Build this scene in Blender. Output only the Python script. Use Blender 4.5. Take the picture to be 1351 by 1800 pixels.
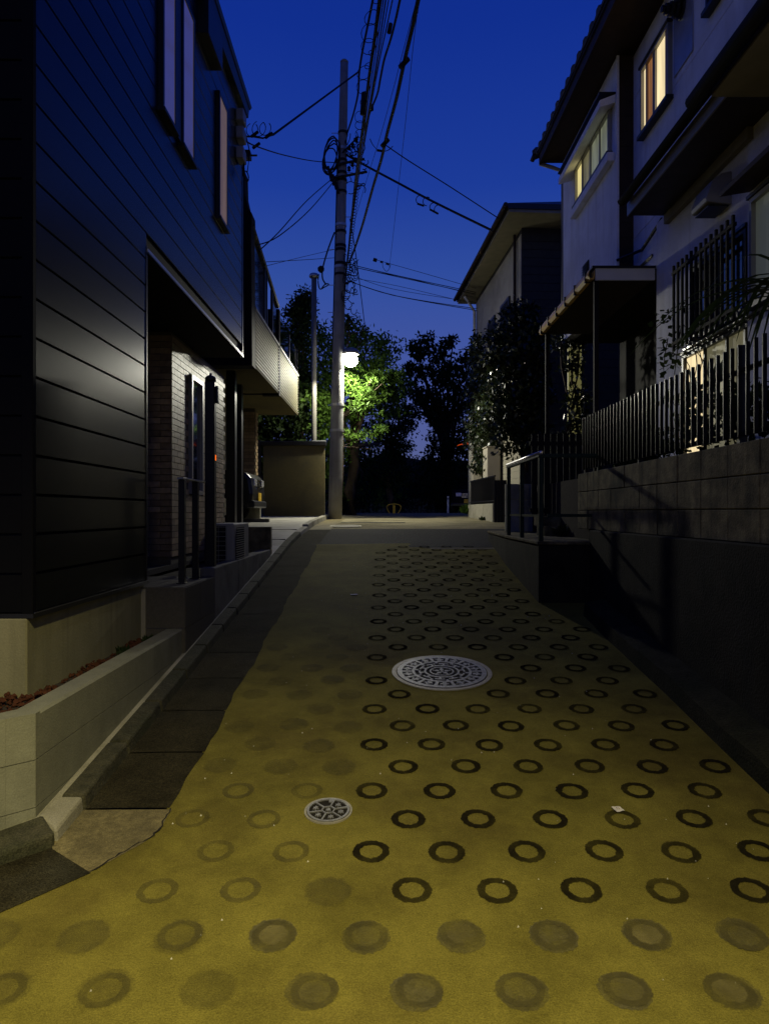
import bpy, math, random
from mathutils import Vector, Matrix
random.seed(7)
R = math.radians
sc = bpy.context.scene
for o in list(bpy.data.objects):
    bpy.data.objects.remove(o, do_unlink=True)
COL = sc.collection

# ------------------------------------------------------------------ camera
F = 1233.0                      # focal length in photo pixels
EYE = 1.5
cam = bpy.data.cameras.new("camera")
cam.sensor_fit = 'VERTICAL'; cam.sensor_height = 36.0
cam.lens = F / 1800.0 * 36.0
cam.clip_start = 0.05; cam.clip_end = 800
co = bpy.data.objects.new("camera", cam); COL.objects.link(co)
co.location = (0, 0, EYE); co.rotation_euler = (R(90), 0, 0)
sc.camera = co

# ------------------------------------------------------------------ sky (after sunset)
w = bpy.data.worlds.new("World"); sc.world = w; w.use_nodes = True
nt = w.node_tree; nt.nodes.clear()
sky = nt.nodes.new("ShaderNodeTexSky"); sky.sky_type = 'NISHITA'
sky.sun_disc = False; sky.sun_elevation = R(2.0); sky.sun_rotation = R(180)
sky.altitude = 0; sky.air_density = 1.0; sky.dust_density = 0.3; sky.ozone_density = 4.0
tint = nt.nodes.new("ShaderNodeMix"); tint.data_type = 'RGBA'; tint.blend_type = 'MULTIPLY'
tint.inputs[0].default_value = 1.0
tint.inputs[7].default_value = (0.30, 0.50, 1.25, 1)
bg = nt.nodes.new("ShaderNodeBackground"); bg.inputs[1].default_value = 1.0
wo = nt.nodes.new("ShaderNodeOutputWorld")
sc_ = nt.nodes.new("ShaderNodeVectorMath"); sc_.operation = 'SCALE'; sc_.inputs["Scale"].default_value = 0.06
nt.links.new(sky.outputs[0], tint.inputs[6]); nt.links.new(tint.outputs[2], sc_.inputs[0])
# afterglow: paler and less saturated towards the horizon, the same all round
tcn = nt.nodes.new("ShaderNodeTexCoord"); sep = nt.nodes.new("ShaderNodeSeparateXYZ"); ramp = nt.nodes.new("ShaderNodeValToRGB")
nt.links.new(tcn.outputs["Generated"], sep.inputs[0]); nt.links.new(sep.outputs[2], ramp.inputs[0])
stops = [(0.0,(.085,.085,.20)),(.13,(.070,.075,.205)),(.31,(.027,.055,.228)),(.42,(.009,.028,.216)),(.57,(.0034,.0158,.192)),(.78,(.0022,.0125,.172)),(1.0,(.0018,.010,.145))]
while len(ramp.color_ramp.elements) < len(stops): ramp.color_ramp.elements.new(.5)
for e, (p_, c_) in zip(ramp.color_ramp.elements, stops): e.position = p_; e.color = (*c_, 1)
ad = nt.nodes.new("ShaderNodeVectorMath"); ad.operation = 'ADD'
nt.links.new(sc_.outputs[0], ad.inputs[0]); nt.links.new(ramp.outputs[0], ad.inputs[1]); nt.links.new(ad.outputs[0], bg.inputs[0])
nt.links.new(bg.outputs[0], wo.inputs[0])

# ------------------------------------------------------------------ exposure
vs = sc.view_settings
sc.display_settings.display_device = 'sRGB'
vs.view_transform = 'Standard'; vs.look = 'None'; vs.exposure = 0; vs.gamma = 1
vs.use_curve_mapping = False
cy = sc.cycles
cy.use_denoising = True
cy.max_bounces = 6; cy.diffuse_bounces = 3; cy.glossy_bounces = 3; cy.transmission_bounces = 4
cy.transparent_max_bounces = 8
cy.sample_clamp_indirect = 2.0
cy.caustics_reflective = False; cy.caustics_refractive = False

LAMP_FAR_W, LAMP_FAR_C = 520.0, (1.0, 0.97, 0.80)
LAMP_NEAR_W, LAMP_NEAR_C = 2700.0, (1.0, 0.87, 0.42)

# ------------------------------------------------------------------ materials
MATS = {}
def pm(name, c, c2=None, scale=6.0, rough=0.7, bump=0.0, bscale=40.0, metal=0.0, spec=0.18, detail=5.0,
       grime=None, gscale=1.2, rnd=0.0, streak=None, translucent=0.0, emit=None, estr=0.0, contrast=0.25, coat=0.0):
    if name in MATS: return MATS[name]
    m = bpy.data.materials.new(name); m.use_nodes = True
    t = m.node_tree; N = t.nodes; L = t.links
    b = N["Principled BSDF"]; out = N["Material Output"]
    geo = N.new("ShaderNodeNewGeometry")
    b.inputs["Roughness"].default_value = rough; b.inputs["Metallic"].default_value = metal
    b.inputs["Specular IOR Level"].default_value = spec
    b.inputs["Coat Weight"].default_value = coat
    c2 = c2 or tuple(v * 0.75 for v in c)
    nz = N.new("ShaderNodeTexNoise"); nz.inputs["Scale"].default_value = scale; nz.inputs["Detail"].default_value = detail
    L.new(geo.outputs["Position"], nz.inputs["Vector"])
    mr = N.new("ShaderNodeMapRange"); mr.inputs[1].default_value = 0.5 - contrast; mr.inputs[2].default_value = 0.5 + contrast
    L.new(nz.outputs[0], mr.inputs[0])
    mx = N.new("ShaderNodeMix"); mx.data_type = 'RGBA'
    mx.inputs[6].default_value = (*c2, 1); mx.inputs[7].default_value = (*c, 1)
    L.new(mr.outputs[0], mx.inputs[0])
    col = mx.outputs[2]
    if grime:
        g = N.new("ShaderNodeTexNoise"); g.inputs["Scale"].default_value = gscale; g.inputs["Detail"].default_value = 6
        g.inputs["Roughness"].default_value = 0.65
        L.new(geo.outputs["Position"], g.inputs["Vector"])
        gr = N.new("ShaderNodeMapRange"); gr.inputs[1].default_value = 0.48; gr.inputs[2].default_value = 0.68
        L.new(g.outputs[0], gr.inputs[0])
        gm = N.new("ShaderNodeMix"); gm.data_type = 'RGBA'; gm.inputs[7].default_value = (*grime, 1)
        L.new(gr.outputs[0], gm.inputs[0]); L.new(col, gm.inputs[6]); col = gm.outputs[2]
    if streak:
        mp = N.new("ShaderNodeMapping"); mp.inputs["Scale"].default_value = (9, 9, 0.7)
        L.new(geo.outputs["Position"], mp.inputs["Vector"])
        s = N.new("ShaderNodeTexNoise"); s.inputs["Scale"].default_value = 1.0; s.inputs["Detail"].default_value = 4
        L.new(mp.outputs[0], s.inputs["Vector"])
        sr = N.new("ShaderNodeMapRange"); sr.inputs[1].default_value = 0.5; sr.inputs[2].default_value = 0.75
        sr.inputs[4].default_value = 0.75
        L.new(s.outputs[0], sr.inputs[0])
        sm = N.new("ShaderNodeMix"); sm.data_type = 'RGBA'; sm.inputs[7].default_value = (*streak, 1)
        L.new(sr.outputs[0], sm.inputs[0]); L.new(col, sm.inputs[6]); col = sm.outputs[2]
    if rnd:
        oi = N.new("ShaderNodeObjectInfo"); rr = N.new("ShaderNodeMapRange")
        rr.inputs[3].default_value = 1 - rnd; rr.inputs[4].default_value = 1 + rnd
        L.new(oi.outputs["Random"], rr.inputs[0])
        rm = N.new("ShaderNodeVectorMath"); rm.operation = 'SCALE'
        L.new(col, rm.inputs[0]); L.new(rr.outputs[0], rm.inputs["Scale"]); col = rm.outputs[0]
    L.new(col, b.inputs["Base Color"])
    if bump:
        bn = N.new("ShaderNodeTexNoise"); bn.inputs["Scale"].default_value = bscale; bn.inputs["Detail"].default_value = 4
        L.new(geo.outputs["Position"], bn.inputs["Vector"])
        bp = N.new("ShaderNodeBump"); bp.inputs["Strength"].default_value = bump; bp.inputs["Distance"].default_value = 0.01
        L.new(bn.outputs[0], bp.inputs["Height"]); L.new(bp.outputs[0], b.inputs["Normal"])
    if translucent:
        tr = N.new("ShaderNodeBsdfTranslucent"); L.new(col, tr.inputs[0])
        ms = N.new("ShaderNodeMixShader"); ms.inputs[0].default_value = translucent
        L.new(b.outputs[0], ms.inputs[1]); L.new(tr.outputs[0], ms.inputs[2]); L.new(ms.outputs[0], out.inputs[0])
    if emit:
        b.inputs["Emission Color"].default_value = (*emit, 1); b.inputs["Emission Strength"].default_value = estr
    MATS[name] = m; return m

M_CONC_ROAD = pm("yellow_concrete", (.178, .152, .029), (.124, .106, .020), scale=2.2, rough=.78, bump=.5, bscale=130, spec=.03, grime=(.098, .078, .018), gscale=.9, contrast=.3)
M_ASPH = pm("asphalt", (.060, .058, .048), (.018, .017, .014), scale=120, rough=.8, spec=.05, bump=.9, bscale=160, grime=(.04, .038, .034), gscale=.8)
M_ASPH_L = pm("worn_asphalt", (.25, .222, .135), (.16, .142, .086), scale=110, rough=.9, spec=.05, bump=.6, bscale=150, grime=(.12, .106, .064), gscale=.7)
M_GUT = pm("gutter_concrete", (.040, .034, .017), (.014, .012, .006), scale=90, rough=.85, spec=.05, bump=.9, bscale=120, grime=(.03, .028, .018), gscale=1.3, rnd=.12)
M_GUTL = pm("gutter_patch", (.20, .165, .075), (.11, .09, .04), scale=40, rough=.75, bump=.6, bscale=120, grime=(.09, .075, .035), gscale=2)
M_CURB = pm("mossy_curb", (.055, .050, .030), (.02, .02, .011), scale=14, rough=.85, bump=.8, bscale=60, grime=(.028, .03, .014), gscale=3, rnd=.15)
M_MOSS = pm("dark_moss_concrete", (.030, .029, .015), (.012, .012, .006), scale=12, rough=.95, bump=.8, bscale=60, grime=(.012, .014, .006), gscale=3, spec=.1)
M_STRIP = pm("pale_concrete", (.34, .32, .25), (.25, .235, .18), scale=8, rough=.8, bump=.3, bscale=80, grime=(.15, .14, .09), gscale=2)
M_DRIVE = pm("driveway_concrete", (.42, .40, .34), (.33, .315, .26), scale=5, rough=.75, bump=.25, bscale=90, grime=(.22, .21, .17), gscale=.8)
M_RING = pm("ring_dirt", (.018, .0155, .009), (.010, .0085, .0055), scale=60, rough=.9, bump=.5, bscale=150, spec=0)
def folds(m, sy, lo, hi, zgrad=None):
    # light through curtain folds is uneven
    t = m.node_tree; N = t.nodes; L = t.links; b = N["Principled BSDF"]
    geo = N.new("ShaderNodeNewGeometry"); mp = N.new("ShaderNodeMapping"); mp.inputs["Scale"].default_value = (1, sy, .9)
    L.new(geo.outputs["Position"], mp.inputs["Vector"]); nz = N.new("ShaderNodeTexNoise"); nz.inputs["Scale"].default_value = 1; nz.inputs["Detail"].default_value = 3
    L.new(mp.outputs[0], nz.inputs["Vector"]); mr = N.new("ShaderNodeMapRange"); mr.inputs[1].default_value = .3; mr.inputs[2].default_value = .7
    e = b.inputs["Emission Strength"].default_value; mr.inputs[3].default_value = lo*e; mr.inputs[4].default_value = hi*e
    L.new(nz.outputs[0], mr.inputs[0]); L.new(mr.outputs[0], b.inputs["Emission Strength"])
def soften(m, r_in, r_out, soft, ragged, opacity):
    # dirt pressed into the concrete: fades out raggedly at the rim (radius measured from the piece's own centre)
    t = m.node_tree; N = t.nodes; L = t.links; out = N["Material Output"]
    src = out.inputs[0].links[0].from_socket
    tc = N.new("ShaderNodeTexCoord"); ln = N.new("ShaderNodeVectorMath"); ln.operation = 'LENGTH'
    L.new(tc.outputs["Object"], ln.inputs[0])
    geo = N.new("ShaderNodeNewGeometry"); nz = N.new("ShaderNodeTexNoise"); nz.inputs["Scale"].default_value = 55; nz.inputs["Detail"].default_value = 6
    L.new(geo.outputs["Position"], nz.inputs["Vector"])
    ma = N.new("ShaderNodeMath"); ma.operation = 'MULTIPLY_ADD'; ma.inputs[1].default_value = ragged; ma.inputs[2].default_value = -ragged*.5
    L.new(nz.outputs[0], ma.inputs[0])
    ad = N.new("ShaderNodeMath"); ad.operation = 'ADD'; L.new(ln.outputs["Value"], ad.inputs[0]); L.new(ma.outputs[0], ad.inputs[1])
    o = N.new("ShaderNodeMapRange"); o.interpolation_type = 'SMOOTHSTEP'
    o.inputs[1].default_value = r_out-soft; o.inputs[2].default_value = r_out; o.inputs[3].default_value = opacity; o.inputs[4].default_value = 0
    L.new(ad.outputs[0], o.inputs[0]); fac = o.outputs[0]
    if r_in > 0:
        i = N.new("ShaderNodeMapRange"); i.interpolation_type = 'SMOOTHSTEP'
        i.inputs[1].default_value = r_in; i.inputs[2].default_value = r_in+soft; L.new(ad.outputs[0], i.inputs[0])
        mu = N.new("ShaderNodeMath"); mu.operation = 'MULTIPLY'; L.new(fac, mu.inputs[0]); L.new(i.outputs[0], mu.inputs[1]); fac = mu.outputs[0]
    pn = N.new("ShaderNodeTexNoise"); pn.inputs["Scale"].default_value = 9; pn.inputs["Detail"].default_value = 3
    L.new(geo.outputs["Position"], pn.inputs["Vector"])
    pr = N.new("ShaderNodeMapRange"); pr.inputs[1].default_value = .3; pr.inputs[2].default_value = .65; pr.inputs[3].default_value = .35 if opacity < .9 else .6
    L.new(pn.outputs[0], pr.inputs[0])
    mu = N.new("ShaderNodeMath"); mu.operation = 'MULTIPLY'; L.new(fac, mu.inputs[0]); L.new(pr.outputs[0], mu.inputs[1])
    oi = N.new("ShaderNodeObjectInfo"); orr = N.new("ShaderNodeMapRange"); orr.inputs[3].default_value = .45 if opacity < .9 else .7
    L.new(oi.outputs["Random"], orr.inputs[0])
    m2 = N.new("ShaderNodeMath"); m2.operation = 'MULTIPLY'; L.new(mu.outputs[0], m2.inputs[0]); L.new(orr.outputs[0], m2.inputs[1]); mu = m2
    tr = N.new("ShaderNodeBsdfTransparent"); mx = N.new("ShaderNodeMixShader")
    L.new(mu.outputs[0], mx.inputs[0]); L.new(tr.outputs[0], mx.inputs[1]); L.new(src, mx.inputs[2]); L.new(mx.outputs[0], out.inputs[0])
    return m
M_WORN = pm("worn_ring_dirt", (.115, .102, .052), (.045, .040, .021), scale=60, rough=.85, bump=.5, bscale=140, rnd=.25, spec=.2)
M_WORNC = pm("worn_ring_core", (.17, .145, .05), (.12, .10, .035), scale=22, rough=.85, bump=.5, bscale=140, rnd=.14, spec=.2)
M_FAINT = pm("faint_ring_dirt", (.085, .072, .022), (.05, .042, .014), scale=26, rough=.85, bump=.5, bscale=140, rnd=.25, spec=.2)
soften(M_RING, .045, .079, .004, .018, 1.0); soften(M_WORN, 0, .086, .006, .026, .72); soften(M_WORNC, 0, .062, .016, .02, .75); M_WORNF = pm("faded_worn_ring", (.085, .072, .022), (.05, .042, .014), scale=26, rough=.85, bump=.5, bscale=140, rnd=.25, spec=.2); soften(M_WORNF, 0, .096, .02, .035, .42)
soften(M_FAINT, .048, .078, .004, .018, .6)
M_BLOCK = pm("old_concrete_block", (.23, .19, .085), (.12, .10, .048), scale=9, rough=.9, bump=.6, bscale=70, grime=(.035, .032, .018), gscale=2.2, rnd=.15, streak=(.03, .027, .015))
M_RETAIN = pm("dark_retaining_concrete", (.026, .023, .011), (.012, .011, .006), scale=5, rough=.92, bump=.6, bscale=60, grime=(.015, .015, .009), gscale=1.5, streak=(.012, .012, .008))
M_NBLOCK = pm("new_concrete_block", (.205, .203, .14), (.18, .178, .122), scale=14, rough=.85, bump=.25, bscale=110, rnd=.05, grime=(.165, .162, .115), gscale=2)
M_FOUND = pm("foundation_concrete", (.26, .24, .13), (.21, .195, .10), scale=5, rough=.8, bump=.2, bscale=90, streak=(.14, .13, .07))
M_SIDE = pm("dark_metal_siding", (.006, .0066, .0078), (.0048, .0054, .0063), scale=3, rough=.25, bump=.03, bscale=220, spec=.25, rnd=.05)
M_SIDEM = pm("shaded_siding", (.003, .003, .0034), (.002, .002, .0025), scale=3, rough=.75, spec=.1)  # darker, duller copy of the siding: shade put into the end wall's colour
M_TRIM = pm("dark_metal_trim", (.014, .014, .014), (.011, .011, .011), rough=.35, spec=.5)
M_TRIML = pm("bright_drip_edge", (.5, .5, .5), (.45, .45, .45), rough=.3, metal=.9)
M_BLACK = pm("black_metal", (.010, .010, .010), (.008, .008, .008), rough=.4, spec=.4)
M_MATTB = pm("matt_black", (.012,.011,.010), (.009,.008,.007), rough=.8, spec=.15)
M_DARK = pm("dark_interior", (.012, .012, .012), (.008, .008, .008), rough=.8, spec=.2)
M_BRICK = pm("brick_tile", (.46, .34, .19), (.31, .215, .12), scale=18, rough=.5, bump=.4, bscale=70, rnd=.35, spec=.3)
M_MORT = pm("mortar", (.17, .15, .10), (.13, .115, .08), scale=20, rough=.9, bump=.3)
M_GRANITE = pm("porch_tile", (.085, .078, .062), (.06, .055, .044), scale=60, rough=.5, bump=.15, bscale=150, rnd=.08)
M_PALEGROUT = pm("pale_grout", (.28, .26, .20), rough=.8)
M_GLASS = pm("dark_window_glass", (.02, .022, .03), (.015, .017, .022), rough=.06, spec=1.0, coat=.6)
M_GLASSM = pm("sky_mirror_glow_glass", (.42, .40, .46), (.36, .35, .41), scale=2, rough=.08, metal=1.0, emit=(1, .8, .95), estr=.035)  # slight emission lifts the pane, in place of dim room light
M_CURT = pm("curtain_fabric", (.5, .47, .45), (.4, .37, .35), scale=30, rough=.9)
M_LITWARM = pm("lit_curtain_warm", (.7, .55, .35), (.6, .45, .28), scale=3, rough=.9, emit=(1, .80, .44), estr=1.0)
M_LITORANGE = pm("lit_curtain_orange", (.6, .35, .18), (.5, .28, .14), scale=3, rough=.9, emit=(1, .42, .12), estr=.26)
M_LITGREEN = pm("lit_curtain_yellow", (.6, .55, .3), (.5, .46, .25), scale=3, rough=.9, emit=(.95, .80, .32), estr=.72)
M_LITDIM = pm("lit_frosted_dim", (.4, .4, .3), (.3, .3, .24), scale=4, rough=.5, emit=(.62, .68, .46), estr=.22)
M_LITDIM2 = pm("lit_frosted_dimmer", (.35, .33, .2), (.28, .26, .16), scale=4, rough=.5, emit=(.75, .68, .36), estr=.12)
M_LITDIM3 = pm("lit_frosted_faint", (.36, .38, .33), (.27, .28, .25), scale=4, rough=.5, emit=(.6, .68, .5), estr=.045)  # weak glow put into the pane by emission
M_LITC = pm("lit_blind_pinkish", (.6, .5, .45), (.5, .42, .38), scale=5, rough=.6, emit=(1, .66, .45), estr=.09)
M_STUCCO = pm("white_stucco", (.76, .77, .83), (.68, .69, .75), scale=4, rough=.9, bump=.55, bscale=110, grime=(.62, .62, .66), gscale=1.1, streak=(.58, .575, .60))
M_SEAM = pm("stucco_joint", (.12, .115, .11), rough=.9)
M_BROWN = pm("dark_brown_wood", (.045, .028, .018), (.028, .018, .012), scale=8, rough=.6, bump=.2, bscale=50)
M_SOFFIT = pm("soffit_board", (.26, .235, .17), (.20, .18, .13), scale=6, rough=.85)
M_KAWARA = pm("roof_tile_clay", (.05, .042, .04), (.03, .026, .025), scale=9, rough=.5, bump=.2, rnd=.2)
M_WHITEP = pm("white_painted", (.62, .61, .57), (.55, .54, .5), scale=6, rough=.6)
M_ACP = pm("aged_white_casing", (.34, .325, .25), (.28, .265, .20), scale=6, rough=.6)
M_KERBW = pm("grey_kerb_wall", (.17, .16, .125), (.12, .113, .088), scale=7, rough=.9, bump=.4, bscale=80, grime=(.07, .066, .05), gscale=2)
M_GREYP = pm("grey_painted_alu", (.30, .295, .28), (.25, .245, .235), scale=6, rough=.4, metal=.3)
M_LOUV = pm("cream_louvre", (.66, .63, .47), (.60, .57, .43), scale=5, rough=.6, spec=.3)
M_TANW = pm("tan_render", (.15, .125, .052), (.115, .096, .042), scale=30, rough=.9, bump=.5, bscale=120, grime=(.085, .073, .042), gscale=.9)
M_POLE = pm("pole_concrete", (.26, .255, .24), (.20, .195, .185), scale=6, rough=.8, bump=.35, bscale=80, grime=(.15, .145, .135), gscale=1.5, streak=(.13, .125, .115))
M_STEEL = pm("galvanised_steel", (.42, .42, .42), (.33, .33, .33), scale=8, rough=.45, metal=.8)
M_MAST = pm("pale_mast_paint", (.19,.18,.155), (.15,.14,.12), scale=5, rough=.85, spec=.1)
M_CABLE = pm("black_cable", (.012, .012, .013), (.009, .009, .010), rough=.7, spec=.2)
M_LEAF = pm("broadleaf", (.085, .155, .022), (.045, .09, .012), scale=3, rough=.6, translucent=.5, spec=.15, rnd=.1)
M_LEAFD = pm("dark_leaf", (.026, .042, .012), (.014, .024, .007), scale=3, rough=.7, translucent=.3, spec=.1)
M_IVY = pm("ivy_leaf", (.024, .034, .010), (.012, .02, .006), scale=5, rough=.35, translucent=.15, spec=.4)
M_GRASSB = pm("strap_leaf", (.04, .065, .014), (.025, .042, .010), scale=5, rough=.6, translucent=.3)
M_BARK = pm("bark", (.07, .05, .035), (.035, .026, .018), scale=12, rough=.95, bump=.8, bscale=30)
M_SOIL = pm("soil", (.05, .042, .03), (.03, .025, .018), scale=20, rough=1, bump=.6)
M_LAVA = pm("red_lava_stone", (.085, .028, .010), (.035, .013, .006), scale=30, rough=.95, bump=.7, bscale=90)
M_IRON = pm("cast_iron_worn", (.36, .355, .32), (.20, .195, .175), scale=25, rough=.5, metal=.55, bump=.25, bscale=120)
M_IRONF = pm("cast_iron_frame", (.40, .37, .27), (.28, .26, .19), scale=25, rough=.55, metal=.35, bump=.3, bscale=120)
M_IROND = pm("cast_iron_dirt", (.018, .016, .012), (.01, .009, .007), scale=40, rough=.85)
M_YELLOW = pm("yellow_paint", (.80, .50, .03), (.70, .42, .03), scale=20, rough=.4)
M_PLATE = pm("yellow_plate", (.75, .48, .04), (.7, .44, .04), rough=.5)
M_ORANGE = pm("orange_lamp_lit", (.8, .15, .02), rough=.5, emit=(1, .16, .01), estr=1.4)
M_AWNING = pm("orange_canvas", (.65, .12, .03), (.5, .09, .02), rough=.8, translucent=.4, emit=(1, .13, .01), estr=.55)
M_GREENR = pm("dark_green_paint", (.012, .028, .018), (.009, .02, .013), rough=.45)
M_RAILTOP = pm("pale_rail_cap", (.85, .82, .80), (.8, .77, .76), rough=.42, metal=.9)
M_POLYC = pm("amber_polycarbonate", (.70, .42, .08), (.55, .33, .06), rough=.35)
M_CARB = pm("black_car_paint", (.012, .012, .013), (.010, .010, .011), rough=.35, coat=.3)
M_CARC = pm("car_chrome", (.6, .6, .6), rough=.2, metal=1)
M_TYRE = pm("tyre_rubber", (.02, .02, .02), rough=.9)
M_LENS = pm("lamp_lens", (.8, .8, .8), rough=.1, coat=1)
M_LED = pm("street_lamp_led", (.9, .9, .9), rough=.4, emit=(1, .985, .87), estr=60)
M_LEDW = pm("street_lamp_warm", (.9, .9, .9), rough=.4, emit=(1, .86, .42), estr=40)
M_BEIGEB = pm("beige_cabinet", (.52, .48, .38), (.47, .43, .34), rough=.5)
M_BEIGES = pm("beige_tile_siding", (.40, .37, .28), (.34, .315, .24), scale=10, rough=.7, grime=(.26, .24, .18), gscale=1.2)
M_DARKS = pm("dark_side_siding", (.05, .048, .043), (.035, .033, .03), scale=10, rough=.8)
M_GRIT = pm("pale_grit", (.55,.52,.42), (.3,.28,.2), scale=200, rough=.4, spec=.5)
M_PAPER = pm("paper", (.75, .70, .62), rough=.8)
M_CLEARG = None
def speckle(m, scale, lo, hi, big=None):
    # aggregate and dust: fine light and dark grains over the base colour
    t = m.node_tree; N = t.nodes; L = t.links; b = N["Principled BSDF"]
    src = b.inputs["Base Color"].links[0].from_socket
    geo = N.new("ShaderNodeNewGeometry"); nz = N.new("ShaderNodeTexNoise"); nz.inputs["Scale"].default_value = scale; nz.inputs["Detail"].default_value = 2; nz.inputs["Roughness"].default_value = .8
    L.new(geo.outputs["Position"], nz.inputs["Vector"])
    mr = N.new("ShaderNodeMapRange"); mr.inputs[1].default_value = .3; mr.inputs[2].default_value = .7; mr.inputs[3].default_value = lo; mr.inputs[4].default_value = hi
    L.new(nz.outputs[0], mr.inputs[0]); fac = mr.outputs[0]
    if big:
        n2 = N.new("ShaderNodeTexNoise"); n2.inputs["Scale"].default_value = big[0]; n2.inputs["Detail"].default_value = 7; n2.inputs["Roughness"].default_value = .72
        L.new(geo.outputs["Position"], n2.inputs["Vector"])
        m2 = N.new("ShaderNodeMapRange"); m2.inputs[1].default_value = .35; m2.inputs[2].default_value = .62; m2.inputs[3].default_value = big[1]; m2.inputs[4].default_value = big[2]
        L.new(n2.outputs[0], m2.inputs[0]); mu = N.new("ShaderNodeMath"); mu.operation = 'MULTIPLY'; L.new(fac, mu.inputs[0]); L.new(m2.outputs[0], mu.inputs[1]); fac = mu.outputs[0]
    sc2 = N.new("ShaderNodeVectorMath"); sc2.operation = 'SCALE'; L.new(src, sc2.inputs[0]); L.new(fac, sc2.inputs["Scale"]); L.new(sc2.outputs[0], b.inputs["Base Color"])
speckle(M_CONC_ROAD, 210, .66, 1.34, (3.2, .74, 1.12)); speckle(M_ASPH, 150, .25, 2.1); speckle(M_ASPH_L, 140, .6, 1.4, (2, .75, 1.1)); speckle(M_GUT, 170, .35, 1.9, (4, .6, 1.2)); speckle(M_GUTL, 190, .6, 1.4, (5, .7, 1.15))
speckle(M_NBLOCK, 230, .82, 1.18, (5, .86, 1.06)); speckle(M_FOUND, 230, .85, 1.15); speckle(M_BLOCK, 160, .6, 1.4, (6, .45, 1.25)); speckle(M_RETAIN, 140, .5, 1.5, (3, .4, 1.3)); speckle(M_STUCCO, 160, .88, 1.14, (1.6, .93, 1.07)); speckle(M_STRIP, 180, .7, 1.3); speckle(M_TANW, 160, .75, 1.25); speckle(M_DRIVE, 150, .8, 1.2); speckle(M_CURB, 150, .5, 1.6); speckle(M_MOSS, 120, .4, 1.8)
def clear_glass():
    m = bpy.data.materials.new("balcony_glass"); m.use_nodes = True
    t = m.node_tree; N = t.nodes; L = t.links; out = N["Material Output"]
    N.remove(N["Principled BSDF"])
    a = N.new("ShaderNodeBsdfTransparent"); a.inputs[0].default_value = (.80, .83, .85, 1)
    g = N.new("ShaderNodeBsdfGlossy"); g.inputs["Roughness"].default_value = .05; g.inputs[0].default_value = (.8, .8, .8, 1)
    fr = N.new("ShaderNodeFresnel"); fr.inputs[0].default_value = 1.45
    mx = N.new("ShaderNodeMixShader")
    L.new(fr.outputs[0], mx.inputs[0]); L.new(a.outputs[0], mx.inputs[1]); L.new(g.outputs[0], mx.inputs[2]); L.new(mx.outputs[0], out.inputs[0])
    return m
folds(M_LITWARM, 14, .72, 1.15); folds(M_LITORANGE, 16, .5, 1.4); folds(M_LITGREEN, 9, .7, 1.2); folds(M_LITDIM, 7, .35, 1.5); folds(M_LITDIM2, 7, .4, 1.5); folds(M_LITC, 16, .55, 1.3)
M_CLEARG = clear_glass()
for m_ in (M_LITWARM, M_LITORANGE, M_LITGREEN, M_LITDIM, M_LITDIM2, M_LITC, M_GLASSM, M_ORANGE, M_AWNING):
    m_.cycles.emission_sampling = 'NONE'      # faint surfaces: found by bounced rays, the lamps do the lighting

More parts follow.
